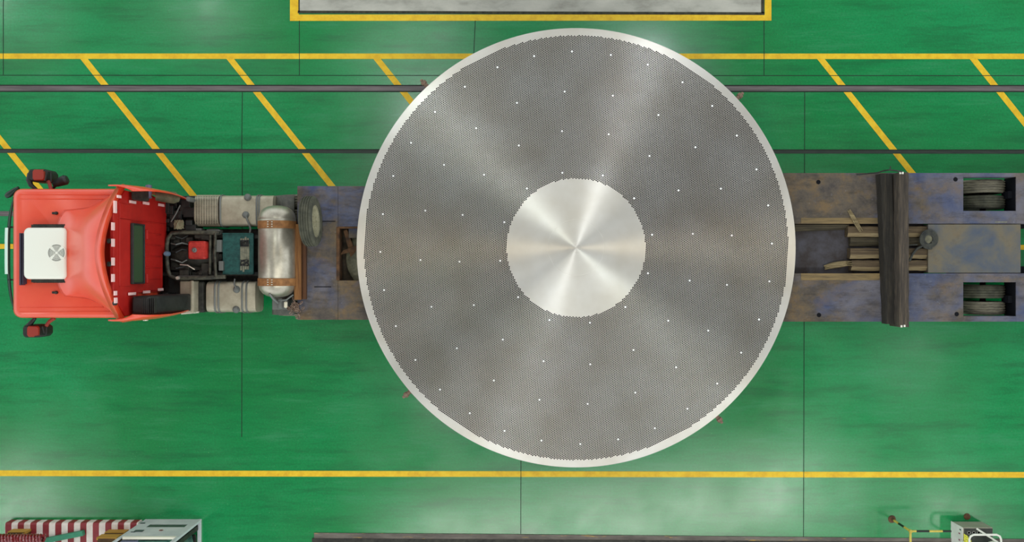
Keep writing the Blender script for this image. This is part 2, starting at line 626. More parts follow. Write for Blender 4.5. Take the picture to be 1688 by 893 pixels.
# reflective marker tape on the wall
for px, py, wx, wy in ((190.5, 341, .0, .22), (187, 373, 0, .14), (187, 400, 0, .14), (187, 431, 0, .14), (187, 458, 0, .14), (191, 483, 0, .08), (191.5, 495, 0, .10),
                       (219.5, 333, .09, .05), (241.5, 335, .09, .05), (266.5, 338, .09, .05), (218.5, 484, .1, .05), (242.5, 481, .1, .05), (265.5, 477, .08, .05), (197, 324, .05, .05)):
    p = on_wall(px, py)
    dz = .05 if wx == 0 else wx * 1.5
    MB().box(p[0] - .02, p[0] + .004, p[1] - (wy or .05) / 2, p[1] + (wy or .05) / 2, p[2] - dz, p[2] + dz).build('reflective_marker', M_whiteband, truck)
# rear window
pa, pb = on_wall(218.5, 370, -7.12), on_wall(236, 465, -7.12)
y1_, y0_ = pa[1], pb[1]
z1_, z0_ = pa[2], pb[2]
b = MB()
fr = .03
b.box(-7.15, -7.09, y0_ - fr, y1_ + fr, z1_, z1_ + fr)
b.box(-7.15, -7.09, y0_ - fr, y1_ + fr, z0_ - fr, z0_)
b.box(-7.15, -7.09, y0_ - fr, y0_, z0_, z1_)
b.box(-7.15, -7.09, y1_, y1_ + fr, z0_, z1_)
rw = b.build('rear_window', M_black, truck, bevel=.012)
MB().box(-7.145, -7.125, y0_, y1_, z0_, z1_).build('pane', M_glass, rw)
for yy in (y0_ + .12, y1_ - .12):
    MB().box(-7.12, -7.06, yy - .14, yy + .05, z0_ - .13, z0_ - .06).build('window_hinge', M_redshade, rw, bevel=.01)

# roof fairing
rows = []
NU, NV = 40, 22
for i in range(NV + 1):
    v = i / NV
    row = []
    X = -8.40 + v * (1.14)
    sm = v * v * (3 - 2 * v)
    hw = .80 + (.10 * v + .35 * max(0, (v - .35) / .65) ** 1.6)
    H = .13 + .78 * (sm * .75 + .25 * v)
    for j in range(NU + 1):
        u = -1 + 2 * j / NU
        pr = 1 - abs(u) ** (6 - 4.2 * v)
        fx = X + (.10 * (1 - v) * abs(u) ** 4)
        row.append((fx, CY + u * hw, 3.08 + H * pr))
    rows.append(row)
b = MB().grid(rows)
fr0 = rows[0]
b.grid([fr0, [(p[0] - .02, p[1], 3.08) for p in fr0]])
b.build('roof_fairing', M_red, truck, smooth=True, solid=.025)
# rolled edge at the back of the fairing, down to the side extenders
edge = [(p[0] + .03, p[1], p[2] + .0) for p in rows[-1]]
edge = [(edge[0][0], edge[0][1] - .0, 2.7)] + edge + [(edge[-1][0], edge[-1][1], 2.7)]
b = MB().grid([[(x - .10, y, z + .01) for x, y, z in edge], [(x + .0, CY + (y - CY) * 1.02, z + .03) for x, y, z in edge], [(x + .03, CY + (y - CY) * 1.0, z - .05) for x, y, z in edge]])
b.build('fairing_rim', M_red, truck, smooth=True, solid=.02)
# stays between wall and fairing
b = MB()
for py in (345, 397, 435, 500):
    q = on_wall(180, py, -7.19)
    b.lathe([(.0, -.03), (.045, -.03), (.045, .02), (.03, .035), (0, .035)], (-7.20, q[1], 3.72 if 380 < py < 450 else 3.5), 'X', 14)
split(b, 'fairing_stay', M_greasy, truck, smooth=True)
# side extenders
for s, nm in ((1, 'a'), (-1, 'b')):
    rows = []
    for z, xr, off in ((.85, -6.72, 1.20), (1.3, -6.64, 1.235), (1.9, -6.58, 1.255), (2.5, -6.54, 1.26), (3.0, -6.58, 1.255), (3.3, -6.68, 1.245), (3.46, -6.9, 1.225)):
        rows.append([(-7.34 + (xr + 7.34) * t, CY + s * (off - .10 * (t ** 3)), z) for t in (0, .2, .4, .6, .8, .92, 1)])
    MB().grid(rows).build('side_extender', M_red, truck, smooth=True, solid=.025)
# roof marker lamps
for py in (351, 482):
    q = P(92, py, 3.13)
    b = MB().lathe([(.0, .03), (.022, .02), (.03, 0), (.03, -.03)], (q.x, q.y, 3.125), 'Z', 12)
    b.box(q.x - .08, q.x, q.y - .02, q.y + .02, 3.085, 3.115)
    b.build('roof_horn', M_greasy, truck, smooth=True)

# windscreen and visor
b = MB()
b.hexa([(-9.475, ya + .1, 1.75), (-9.40, ya + .1, 1.75), (-9.40, yb - .1, 1.75), (-9.475, yb - .1, 1.75)],
       [(-9.37, ya + .12, 2.85), (-9.30, ya + .12, 2.85), (-9.30, yb - .12, 2.85), (-9.37, yb - .12, 2.85)])
b.build('windscreen', M_glass, truck)
vis = []
N = 24
for i in range(N + 1):
    t = -1 + 2 * i / N
    y = CY + t * 1.16
    x = -9.47 + .13 * abs(t) ** 3.2
    vis.append((x, y))


def vis_part(i0, i1, mat, name, parent, wd=.10):
    rows = [[(x - wd * (.5 if name != 'visor_strip' else .5), y, 2.84) for x, y in vis[i0:i1 + 1]], [(x + .02, y, 2.90) for x, y in vis[i0:i1 + 1]]]
    return MB().grid(rows).build(name, mat, parent, smooth=True, solid=.02)


rows = [[(x - .075 * (1 - .6 * abs(-1 + 2 * i / N) ** 3), y, 2.80) for i, (x, y) in enumerate(vis)], [(x + .03, y, 2.90) for x, y in vis]]
vz = MB().grid(rows).build('sun_visor', M_green, truck, smooth=True, solid=.02)
rows = [[(x - .085, y, 2.852) for x, y in vis[8:18]], [(x + .0, y, 2.915) for x, y in vis[8:18]]]
MB().grid(rows).build('pale_visor_strip', M_paleg, vz, solid=.012)
b = MB()
for t in (-.95, -.45, .45, .95):
    b.box(-9.5 + .12 * abs(t) ** 3, -9.30, CY + t * 1.1 - .015, CY + t * 1.1 + .015, 2.86, 2.88)
split(b, 'visor_bracket', M_black, vz)

# mirrors
def mirror(sgn, kerb):
    yo = yb if sgn > 0 else ya
    def Q(px, py, z=2.6):
        return P(px, py, z)
    if sgn > 0:
        arm = [(60, 312), (51, 305), (48, 297), (50, 288), (57, 283)]
        head = (70, 290)
        brk = [(84, 312), (82, 304), (79, 298)]
    else:
        arm = [(58, 524), (52, 531), (45, 539), (44, 546), (50, 552)]
        head = (61, 545)
        brk = [(90, 524), (81, 530), (76, 537)]
    hd = MB()
    # curved shell, thick at the front
    c = Q(*head, 2.55)
    loft(hd, [(2.20, c.x - .17, c.x + .13, c.y - .09, c.y + .09, .05), (2.3, c.x - .2, c.x + .16, c.y - .12, c.y + .12, .07),
              (2.68, c.x - .2, c.x + .16, c.y - .12, c.y + .12, .07), (2.75, c.x - .16, c.x + .13, c.y - .09, c.y + .09, .06)])
    h = hd.build('mirror', M_black, truck, smooth=True, label='black wing mirror with a red cover')
    cv = MB()
    loft(cv, [(2.74, c.x - .09, c.x + .15, c.y - .105, c.y + .105, .05), (2.775, c.x - .07, c.x + .14, c.y - .09, c.y + .09, .05)])
    cv.build('mirror_cover', M_mred, h, smooth=True)
    MB().tube([Q(*p, 2.66) for p in arm], [.03, .045, .055, .06, .05], 10).build('mirror_arm', M_black, h, smooth=True)
    MB().tube([Q(*p, 2.62) for p in brk], .035, 8).build('mirror_bracket', M_mred, h, smooth=True)
    b = MB()
    if sgn > 0:
        b.tube([Q(72, 281, 2.78), Q(84, 283, 2.78), Q(84, 300, 2.78)], .012, 6)
        b.tube([Q(78, 282, 2.79), Q(74, 298, 2.79)], .014, 6)
    else:
        b.tube([Q(57, 555, 2.78), Q(76, 552, 2.78), Q(77, 539, 2.78)], .012, 6)
        b.tube([Q(70, 538, 2.79), Q(73, 549, 2.79)], .014, 6)
    b.build('mirror_frame', M_black, h, smooth=True)
    return h


mirror(1, True)
mirror(-1, False)
# small wide-angle mirror next to the upper one
b = MB()
a, c = P(88, 304, 2.5), P(111, 295, 2.5)
b.tube([a, a.lerp(c, .25), a.lerp(c, .6), a.lerp(c, .85), c], [.05, .075, .09, .10, .07], 12)
k = b.build('wide_angle_mirror', M_black, truck, smooth=True)
MB().tube([P(86, 312, 2.4), P(92, 305, 2.45)], .03, 8).build('mirror_arm', M_greasy, k)
# front kerb mirror
b = MB()
a, c = P(10, 324, 2.8), P(31, 309, 2.8)
b.tube([a, a.lerp(c, .2), a.lerp(c, .7), c], [.04, .06, .05, .03], 12)
k = b.build('kerb_mirror', M_green, truck, smooth=True)
MB().tube([P(22, 318, 2.75), P(34, 318, 2.8)], .03, 8).build('mirror_arm', M_greasy, k)

# roof air conditioner
ac0, ac1 = P(38, 460, 3.36), P(109, 375, 3.36)
b = MB()
loft(b, [(3.11, ac0.x + .02, ac1.x, ac0.y + .02, ac1.y - .02, .08), (3.2, ac0.x, ac1.x, ac0.y, ac1.y, .10),
         (3.33, ac0.x + .0, ac1.x, ac0.y, ac1.y, .10), (3.37, ac0.x + .03, ac1.x - .015, ac0.y + .02, ac1.y - .02, .09), (3.385, ac0.x + .07, ac1.x - .04, ac0.y + .05, ac1.y - .05, .08)])
ac = b.build('roof_air_conditioner', M_white, truck, smooth=True)
b = MB()
b.box(ac0.x + .1, ac1.x, ac0.y - .06, ac0.y + .02, 3.11, 3.27)
b.box(ac0.x + .1, ac1.x, ac1.y - .02, ac1.y + .06, 3.11, 3.27)
for i in range(14):
    x = ac0.x + .14 + i * .043
    b.box(x, x + .015, ac0.y - .068, ac0.y - .05, 3.12, 3.275)
    b.box(x, x + .015, ac1.y + .05, ac1.y + .068, 3.12, 3.275)
for sgn in (0, 1):
    g_ = MB()
    yy0 = ac1.y - .02 if sgn else ac0.y - .06
    g_.box(ac0.x + .1, ac1.x, yy0, yy0 + .08, 3.11, 3.27)
    for i in range(14):
        x = ac0.x + .14 + i * .043
        yq = ac1.y + .05 if sgn else ac0.y - .068
        g_.box(x, x + .015, yq, yq + .018, 3.12, 3.275)
    g_.build('side_grille', M_greasy, ac)
q0, q1 = P(32, 470, 3.25), P(37.5, 384, 3.25)
b = MB()
b.box(q0.x - .0, q0.x + .03, q0.y, q1.y, 3.10, 3.26)
b.box(q0.x + .04, q0.x + .06, q0.y + .02, q1.y, 3.10, 3.24)
b.build('front_condenser', MT('condenser_dark', (52, 48, 66), .5).m, ac, bevel=.006)
fc = P(93, 416.5, 3.39)
b = MB()
b.lathe([(.172, -.01), (.168, .006), (.155, .010), (.15, .003), (.0, .003)], (fc.x, fc.y, 3.383), 'Z', 40)
for i, r in enumerate((.035, .058, .081, .104, .127, .145)):
    for q in range(4):
        a0 = q * PI / 2 + PI / 4 + .20
        a1 = (q + 1) * PI / 2 + PI / 4 - .20
        b.tube([(fc.x + r * math.cos(a0 + (a1 - a0) * t / 8), fc.y + r * math.sin(a0 + (a1 - a0) * t / 8), 3.388) for t in range(9)], .0038, 5, mi=1)
b.build('fan_grille', [M_white, M_black], ac, smooth=True)

# ---- chassis behind the cab
b = MB()
for yy in (CY - .43, CY + .35):
    b.box(-9.2, -2.9, yy, yy + .08, .72, .98)
for x in (-6.5, -5.9, -5.3, -4.9, -4.2, -3.5):
    b.box(x, x + .1, CY - .4, CY + .4, .76, .92)
b.box(-7.6, -4.15, CY - .56, CY + .56, .52, .70)
b.box(-7.7, -6.95, CY - 1.1, CY + 1.1, .56, .66)
b.build('chassis_frame', M_greasy, truck, bevel=.008)
b = MB()
b.box(-7.15, -6.2, CY - .32, CY + .34, .55, .95)
b.lathe([(.0, -.5), (.16, -.48), (.24, -.3), (.26, .1), (.20, .3), (.2, .5), (0, .5)], (-6.6, CY, .9), 'X', 18)
random.seed(3)
for i in range(26):
    x, y = random.uniform(-7.1, -6.1), random.uniform(CY - .45, CY + .5)
    d = random.uniform(.03, .09)
    b.box(x - d, x + d * 1.4, y - d, y + d, .8, random.uniform(1.0, 1.14))
b.build('engine_block', M_greasy, truck, smooth=True, bevel=.01)
b = MB()
r0, r1 = P(309, 427, 1.28), P(339, 397, 1.28)
loft(b, [(.98, r0.x, r1.x, r0.y, r1.y, .05), (1.24, r0.x, r1.x, r0.y, r1.y, .05), (1.28, r0.x + .03, r1.x - .03, r0.y + .03, r1.y - .03, .04)])
b.lathe([(.05, -.01), (.05, .02), (.03, .03), (.02, .03), (0, .02)], ((r0.x + r1.x) / 2 - .04, (r0.y + r1.y) / 2, 1.285), 'Z', 16, 1)
b.build('gearbox_cover', [speckled('greasy_red_cover', (150, 28, 24), (196, 54, 44), 9, .6, 0, .3, .6), M_steel], truck, smooth=True)
# hoop frame around the gearbox
b = MB()
hp = [(372, 456), (330, 458), (292, 459), (281, 455), (277, 445), (275, 425), (275, 405), (277, 392), (283, 384), (300, 383), (340, 383), (362, 384)]
b.tube([P(x, y, 1.2) for x, y in hp], .042, 10)
b.tube([P(355, 384, 1.22), P(354, 420, 1.22), P(356, 456, 1.22)], .03, 8)
b.tube([P(347, 386, 1.15), P(346, 452, 1.15)], .03, 8)
b.build('hoop_frame', speckled('dusty_dark_steel', (40, 42, 38), (92, 92, 76), 10, .6, .2), truck, smooth=True)
b = MB()
for (x0, y0, x1, y1, z) in ((355, 395, 365, 415, 1.2), (340, 378, 362, 386, 1.15), (360, 430, 368, 446, 1.2), (292, 454, 345, 461, 1.15), (310, 376, 332, 384, 1.15)):
    a, c = P(x0, y1, z), P(x1, y0, z)
    b.box(a.x, c.x, a.y, c.y, .9, z)
split(b, 'valve_block', M_steel, truck, bevel=.015)
for i in range(5):
    y = 388 + i * 13
    MB().tube([P(282, y, 1.16), P(290, y + 2, 1.24), P(300, y + random.uniform(-6, 6), 1.18), P(310, y + random.uniform(-4, 4), 1.1)], .015, 6).build('air_hose', M_steel if i % 2 else M_black, truck, smooth=True)
MB().tube([P(297, 436, 1.2), P(309, 437, 1.26), P(321, 444, 1.2)], .013, 6).build('air_hose', M_bolt, truck, smooth=True)
b = MB().lathe([(0, -.1), (.05, -.09), (.055, .05), (.03, .1), (0, .1)], P(275, 418, 1.35), 'Z', 12)
b.build('fluid_reservoir', MT('blue_grey_bottle', (98, 120, 140), .4).m, truck, smooth=True)
MB().lathe([(0, -.05), (.035, -.05), (.035, .03), (0, .03)], P(293, 458, 1.3), 'Z', 8).build('pipe_cap', M_bolt, truck)

# teal deck plate
a, c = P(367, 452, 1.12), P(418, 384, 1.12)
b = MB().box(a.x, c.x, a.y, c.y, 1.08, 1.115)
b.box(a.x, c.x, c.y - .012, c.y, 1.115, 1.14)
b.box(a.x, c.x, a.y, a.y + .012, 1.115, 1.14)
b.box(c.x - .012, c.x, a.y, c.y, 1.115, 1.14)
for x in np.arange(a.x + .02, c.x - .02, .045):
    for y in np.arange(a.y + .02, c.y - .02, .045):
        b.box(x, x + .02, y, y + .006, 1.115, 1.119)
dp = b.build('deck_plate', M_teal, truck)
a, c = P(396, 448, 1.13), P(411, 390, 1.13)
b = MB()
for i in range(4):
    xx = a.x + i * (c.x - a.x) / 4
    b.box(xx, xx + .038, a.y + random.uniform(0, .08), c.y - random.uniform(0, .06), 1.115, 1.13)
b.box(a.x, c.x, a.y + .15, c.y - .15, 1.115, 1.126)
split(b, 'worn_slat', M_worn, dp)
b = MB()
for cy0 in (401, 433):
    pts = []
    for i in range(70):
        g = i * .42
        pts.append(P(403 + 7 * math.cos(g * 1.3 + cy0), cy0 + 5 * math.sin(g), 1.145 + .01 * math.sin(i * 2)))
    b.tube(pts, .007, 5)
split(b, 'cable_tangle', M_black, dp, smooth=True)
M_pale = MT('pale_edge', (170, 196, 178), .6).m

# fuel tanks, perforated step cover, battery box
def tank(x0, x1, y0, y1, zt, straps, caps, name, mat):
    a, c = P(x0, y1, zt), P(x1, y0, zt)
    b = MB()
    ym_, hh = (a.y + c.y) / 2, (c.y - a.y) / 2
    prof = []
    secs = []
    for k in range(28):
        g = 2 * PI * k / 28
        cs, sn = math.cos(g), math.sin(g)
        e = 5.0
        secs.append((hh * abs(cs) ** (2 / e) * (1 if cs >= 0 else -1), .33 * abs(sn) ** (2 / e) * (1 if sn >= 0 else -1)))
    rings = []
    for x, sc in ((a.x, .94), (a.x + .008, .985), (a.x + .025, 1), (c.x - .025, 1), (c.x - .008, .985), (c.x, .94)):
        rings.append([(x, ym_ + p * sc, zt - .33 + q * sc) for p, q in secs])
    vs = [p for r in rings for p in r]
    fs = []
    for i in range(5):
        for j in range(28):
            l = (j + 1) % 28
            fs.append((i * 28 + j, i * 28 + l, (i + 1) * 28 + l, (i + 1) * 28 + j))
    fs += [tuple(range(28)), tuple(range(5 * 28, 6 * 28))]
    b.add(vs, fs)
    t = b.build(name, mat, truck, smooth=True)
    for sx in straps:
        q = P(sx, 0, zt)
        MB().tube([(q.x, ym_ + p * 1.012, zt - .33 + qq * 1.015) for p, qq in secs], .02, 6, closed=True).build('tank_strap', M_steel, t, smooth=True)
    for cx, cy_ in caps:
        q = P(cx, cy_, zt)
        MB().lathe([(0, .05), (.04, .045), (.06, .02), (.075, 0), (.075, -.04)], (q.x, q.y, zt + .0), 'Z', 20).build('filler_cap', M_steel, t, smooth=True)
    return t


t1 = tank(361, 450, 321, 372, 1.2, (363, 423, 427), ((408, 325), (405, 354)), 'fuel_tank', M_alu)
MB().tube([P(405, 356, 1.24), P(409, 366, 1.24), P(413, 376, 1.15), P(412, 384, 1.1)], .02, 8).build('breather_hose', M_steel, t1, smooth=True)
t2 = tank(339, 421, 464, 515, 1.2, (354, 360, 399, 406), ((389, 510), (390, 477)), 'fuel_tank', M_alu)
MB().tube([P(390, 477, 1.25), P(386, 468, 1.25), P(387, 460, 1.15)], .016, 8).build('breather_hose', M_steel, t2, smooth=True)
# perforated cover over the exhaust
b = MB()
a, c = P(320, 372, 1.2), P(359, 320, 1.2)
ym_, hh = (a.y + c.y) / 2, (c.y - a.y) / 2
rows = []
for i in range(2):
    rows.append([((a.x if i == 0 else c.x), ym_ - hh + 2 * hh * t / 12, 1.2 - .18 * abs(2 * t / 12 - 1) ** 6) for t in range(13)])
b.grid(rows)
b.hexa([(a.x, a.y, .5), (c.x, a.y, .5), (c.x, c.y, .5), (a.x, c.y, .5)], [(a.x, a.y, 1.03), (c.x, a.y, 1.03), (c.x, c.y, 1.03), (a.x, c.y, 1.03)])
pc_ = b.build('exhaust_cover', M_alu, truck, solid=.0)
b = MB()
for i in range(9):
    x = a.x + .03 + i * .052
    b.box(x - .006, x - .002, a.y + .03, c.y - .03, 1.195, 1.210)
    for j in range(20):
        y = a.y + .05 + j * (2 * hh - .1) / 19
        b.box(x + .010, x + .030, y - .005, y + .005, 1.196, 1.206, 1)
b.build('perforated_grille', [M_alu, M_black], pc_)
# battery box
a, c = P(295, 515, 1.2), P(320, 463, 1.2)
b = MB()
b.hexa([(a.x, a.y, .6), (c.x + .2, a.y, .6), (c.x + .2, c.y, .6), (a.x, c.y, .6)], [(a.x, a.y, 1.16), (c.x, a.y, 1.22), (c.x, c.y, 1.22), (a.x, c.y, 1.16)])
b.box(c.x - .07, c.x, a.y - .01, c.y + .01, 1.19, 1.235)
b.build('battery_box', M_alu, truck, bevel=.02)
a, c = P(321, 515, 1.05), P(338, 463, 1.05)
MB().box(a.x, c.x, a.y, c.y, .6, 1.08).build('battery_side_step', M_greasy, truck, bevel=.05, seg=3)

# things right behind the cab
b = MB()
loft(b, [(1.0, -7.12, -6.62, CY - 1.16, CY - .80, .06), (2.2, -7.12, -6.66, CY - 1.16, CY - .80, .06), (2.95, -7.12, -6.76, CY - 1.16, CY - .80, .06), (3.0, -7.08, -6.8, CY - 1.1, CY - .84, .04)])
for i in range(7):
    b.box(-6.9 + i * .035, -6.885 + i * .035, CY - 1.12, CY - .84, 2.9, 3.01)
ai = b.build('air_filter_box', M_black, truck, smooth=True)
b = MB()
b.lathe([(0, .08), (.05, .06), (.06, -.05), (.05, -.1), (0, -.1)], P(240, 520, 2.3), 'Y', 12)
b.build('filter_cap', M_bolt, truck, smooth=True)
b = MB()
q = P(224, 318, 3.0)
loft(b, [(2.62, q.x - .08, q.x + .1, q.y - .13, q.y + .13, .04), (3.0, q.x - .08, q.x + .1, q.y - .13, q.y + .13, .04)])
b.build('intake_snorkel', M_greasy, truck, smooth=True)
b = MB()
q = P(245, 314, 2.6)
b.lathe([(0, .12), (.06, .10), (.07, 0), (.05, -.1), (.065, -.14), (0, -.16)], q, 'Y', 12)
b.build('air_dryer', MT('blue_grey_canister', (104, 104, 128), .4, .3).m, truck, smooth=True)
b = MB()
b.tube([P(256, 323, 1.9), P(268, 323, 1.85), P(288, 326, 1.8), P(295, 327, 1.75)], [.09, .12, .12, .07], 14)
b.build('silencer', speckled('olive_grey_metal', (78, 80, 58), (110, 108, 82), 8, .6, .3), truck, smooth=True)
MB().lathe([(0, .02), (.035, .02), (.05, 0), (.05, -.3), (0, -.3)], P(310, 328, 1.5), 'Z', 14).build('oil_filler_cap', M_steel, truck, smooth=True)
b = MB()
random.seed(11)
for i in range(24):
    p = P(random.uniform(270, 318), random.uniform(326, 378), 1.0)
    d = random.uniform(.04, .13)
    b.box(p.x - d, p.x + d, p.y - d * .8, p.y + d * .8, .7, random.uniform(.95, 1.25))
for i in range(14):
    p = P(random.uniform(256, 300), random.uniform(484, 512), 1.0)
    d = random.uniform(.05, .13)
    b.box(p.x - d, p.x + d * .6, p.y - d * .8, p.y + d * .8, .7, random.uniform(.95, 1.3))
p0, p1 = P(268, 515, .9), P(322, 322, .9)
b.box(p0.x, p1.x, p0.y, p1.y, .62, .80)
split(b, 'engine_component', M_black, truck, bevel=.012)
MB().tube([P(282, 365, 1.4), P(290, 352, 1.5), P(297, 338, 1.45)], .014, 6).build('air_hose', M_steel, truck, smooth=True)
b = MB()
pts = []
for i in range(80):
    g = i * .9
    pts.append(P(295 + 8 * math.cos(g) * math.sin(i * .13), 370 + 7 * math.sin(g * 1.1), 1.34 + .03 * math.sin(i)))
b.tube(pts, .014, 5)
b.build('wire_bundle', speckled('straw_wire', (112, 110, 84), (150, 146, 116), 9, .8), truck, smooth=True)
b = MB().tube([P(299, 516.5, 1.1), P(328, 514, 1.1)], .022, 8)
b.build('side_marker_strip', M_bolt, truck)

# horizontal gas cylinder behind the tanks
cz, cr = 1.62, .372
cx = P(457, 0, cz).x
y1c, y0c = P(0, 338.5, cz).y, P(0, 490, cz).y
L = (y1c - y0c) / 2
cyc = (y1c + y0c) / 2
prof = [(0.0, -L), (.10, -L + .008), (.2, -L + .03), (.29, -L + .085), (.345, -L + .16), (cr, -L + .27), (cr, -L + .275), (cr - .004, -L + .28), (cr, -L + .285),
        (cr, L - .285), (cr - .004, L - .28), (cr, L - .275), (cr, L - .27), (.345, L - .16), (.29, L - .085), (.2, L - .03), (.10, L - .008), (0, L)]
gc = MB().lathe(prof, (cx, cyc, cz), 'Y', 56).build('gas_cylinder', M_cyl, truck, smooth=True)
for py in (369.5, 465):
    yc = P(0, py, cz + .33).y
    MB().lathe([(cr + .001, -.075), (cr + .012, -.075), (cr + .012, .075), (cr + .001, .075)], (cx, yc, cz), 'Y', 56).build('cylinder_strap', M_strap, gc, smooth=True)
    b = MB()
    for dx in (-.05, .03):
        for dy in (-.045, 0, .045):
            b.box(cx + dx - .05, cx + dx - .02, yc + dy - .009, yc + dy + .009, cz + cr + .005, cz + cr + .028)
    split(b, 'strap_bolt', M_bolt, gc)
    MB().box(cx - .3, cx + .3, yc - .08, yc + .08, .98, cz - .22).build('cylinder_saddle', M_greasy, gc)
# valve and hoses on the lower end
b = MB()
b.tube([P(444, 484, 1.9), P(450, 492, 1.85), P(458, 499, 1.7)], .022, 8)
b.tube([P(483, 486, 1.9), P(472, 494, 1.8), P(456, 495, 1.7), P(447, 487, 1.85)], .016, 8)
b.lathe([(0, -.12), (.06, -.1), (.06, .04), (.035, .1), (0, .1)], P(462, 500, 1.6), 'Y', 12)
b.box(P(450, 0, 1.4).x, P(475, 0, 1.4).x, P(0, 510, 1.4).y, P(0, 494, 1.4).y, 1.1, 1.45)
b.build('cylinder_valve', M_steel, gc, smooth=True)
MB().lathe([(0, -.07), (.035, -.05), (.035, .05), (0, .07)], P(471, 502, 1.7), 'Y', 10).build('valve_tag', MT('pale_tag', (214, 208, 184), .5).m, gc)


# wheels
def wheel_mesh(r, wd, rim_r=.29, grooves=4):
    """tyre about the Y axis, centred on the origin"""
    prof = [(rim_r, -wd / 2 + .03), (r * .72, -wd / 2), (r * .92, -wd / 2), (r * .985, -wd / 2 + .03)]
    for g in range(grooves):
        y = -wd / 2 + .03 + (g + .5) * (wd - .06) / grooves
        gw = .008
        prof += [(r, y - gw * 1.8), (r - .016, y - gw), (r - .016, y + gw), (r, y + gw * 1.8)]
    prof += [(r * .985, wd / 2 - .03), (r * .92, wd / 2), (r * .72, wd / 2), (rim_r, wd / 2 - .03), (rim_r, -wd / 2 + .03)]
    t = MB().lathe(prof, (0, 0, 0), 'Y', 56)
    rm = MB().lathe([(0, .02), (.11, .02), (.12, .07), (.16, .07), (.2, .0), (.26, .02), (rim_r - .01, wd / 2 - .045), (rim_r + .01, wd / 2 - .02), (rim_r + .01, wd / 2 - .04), (rim_r - .0, 0),
                     (rim_r + .01, -wd / 2 + .03), (rim_r - .01, -wd / 2 + .05), (.2, -.06), (0, -.06)], (0, 0, 0), 'Y', 40)
    for k in range(10):
        g = 2 * PI * k / 10
        rm.lathe([(.014, 0), (.014, .05), (0, .055)], (.14 * math.sin(g), .05, .14 * math.cos(g)), 'Y', 8)
    return t, rm


def wheel_part(parent, x, y, z, r, wd, mat_t, name='wheel'):
    t, rm = wheel_mesh(r, wd)
    o = t.build(name, mat_t, None, smooth=True)
    o.parent = parent
    org = parent['_o']
    o.location = (x - org[0], y - org[1], z - org[2])
    q = rm.build('rim', M_rim, None, smooth=True)
    q.parent = o
    if y < .4:
        o.rotation_euler.z = PI
    return o


for x in (-4.52, -3.2):
    for yy in (CY + 1.13, CY + .82, CY - .82, CY - 1.13):
        wheel_part(truck, x, yy, .5, .5, .28, M_dustrub if x < -4 else M_rubber)
for yy in (CY + .98, CY - .98):
    wheel_part(truck, -8.2, yy, .5, .5, .28, M_rubber)
b = MB()
for x in (-4.52, -3.2, -8.2):
    b.lathe([(.07, -1.0), (.07, 1.0)], (x, CY, .5), 'Y', 14)
b.build('axle', M_greasy, truck)
# grey mudguards over the front drive wheels
for s in (1, -1):
    rows = []
    y_in, y_out = CY + s * .68, CY + s * 1.25
    for k in range(13):
        g = math.radians(10 + 160 * k / 12)
        rows.append([(-4.52 - .60 * math.cos(g), y, .5 + .60 * math.sin(g)) for y in (y_in, y_in + (y_out - y_in) * .5, y_out)])
    MB().grid(rows[1:7]).build('mudguard', speckled('dusty_grey_mudguard', (74, 76, 70), (104, 104, 94), 6, .75), truck, smooth=True, solid=.015)

# ================================================================== TRAILER
tr = thing('low_loader_trailer', 'faded blue rusty low-loader trailer hitched behind the red truck', 'trailer', (4, .45, 0))
Zg, Zd = 1.45, 1.10
gx0, gx1 = P(490, 0, Zg).x, -2.55
gy1, gy0 = P(0, 306.5, Zg).y, P(0, 527, Zg).y
hx0, hy1, hy0 = P(557, 0, Zg).x, P(0, 374, Zg).y, P(0, 462, Zg).y
b = MB()
b.box(gx0, hx0, gy0, gy1, 1.13, Zg)
b.box(hx0, gx1, hy1, gy1, 1.13, Zg)
b.box(hx0, gx1, gy0, hy0, 1.13, Zg)
b.box(gx1 - .02, -2.0, gy0, gy1, .85, Zg - .01)
for (x0, y0, x1, y1) in ((520, 472, 545, 473), (532, 364, 553, 365)):
    a, c = P(x0, y1, Zg), P(x1, y0, Zg)
gn = b.build('gooseneck', M_deck, tr, bevel=.012)
b = MB()
for (x0, y0, x1, y1) in ((518, 472, 546, 473.3), (530, 364, 553, 365.3)):
    a, c = P(x0, y1, Zg), P(x1, y0, Zg)
    b.box(a.x, c.x, a.y, c.y, Zg - .01, Zg + .004)
split(b, 'weld_seam', M_trailblack, gn)
# rusty lining, plates and turntable inside the opening
b = MB()
b.box(hx0 - .03, hx0 + .035, hy0, hy1, 1.15, Zg + .012)
b.box(hx0, gx1, hy1 - .03, hy1 + .01, 1.15, Zg + .006)
b.hexa([P(566, 380, 1.3), P(572, 378, 1.3), P(588, 420, 1.2), P(578, 424, 1.2)], [P(566, 380, 1.34), P(572, 378, 1.34), P(588, 420, 1.24), P(578, 424, 1.24)])
b.hexa([P(560, 420, 1.25), P(566, 412, 1.25), P(600, 400, 1.25), P(600, 410, 1.25)], [P(560, 420, 1.3), P(566, 412, 1.3), P(600, 400, 1.3), P(600, 410, 1.3)])
b.build('rusty_lining', M_rust, gn, bevel=.006)
b = MB()
b.box(hx0 - .1, gx1, hy0 - .05, hy1 + .05, .98, 1.02)
b.build('opening_floor', speckled('dark_grease', (48, 42, 34), (84, 70, 50), 6, .8), gn)
b = MB()
tcx = P(628, 425, 1.2)
b.lathe([(0, .10), (.3, .09), (.62, .05), (.72, .0), (.74, -.06), (.74, -.16), (0, -.16)], (tcx.x, tcx.y, 1.19), 'Z', 48)
b.lathe([(.10, .02), (.10, .14), (0, .14)], (tcx.x - .3, tcx.y + .1, 1.19), 'Z', 12)
b.build('turntable', M_turn, gn, smooth=True)
a, c = P(575, 392, 1.35), P(600, 375, 1.35)
MB().box(a.x, c.x, a.y, c.y, 1.2, 1.38).build('cross_bracket', M_deck, gn, bevel=.01)

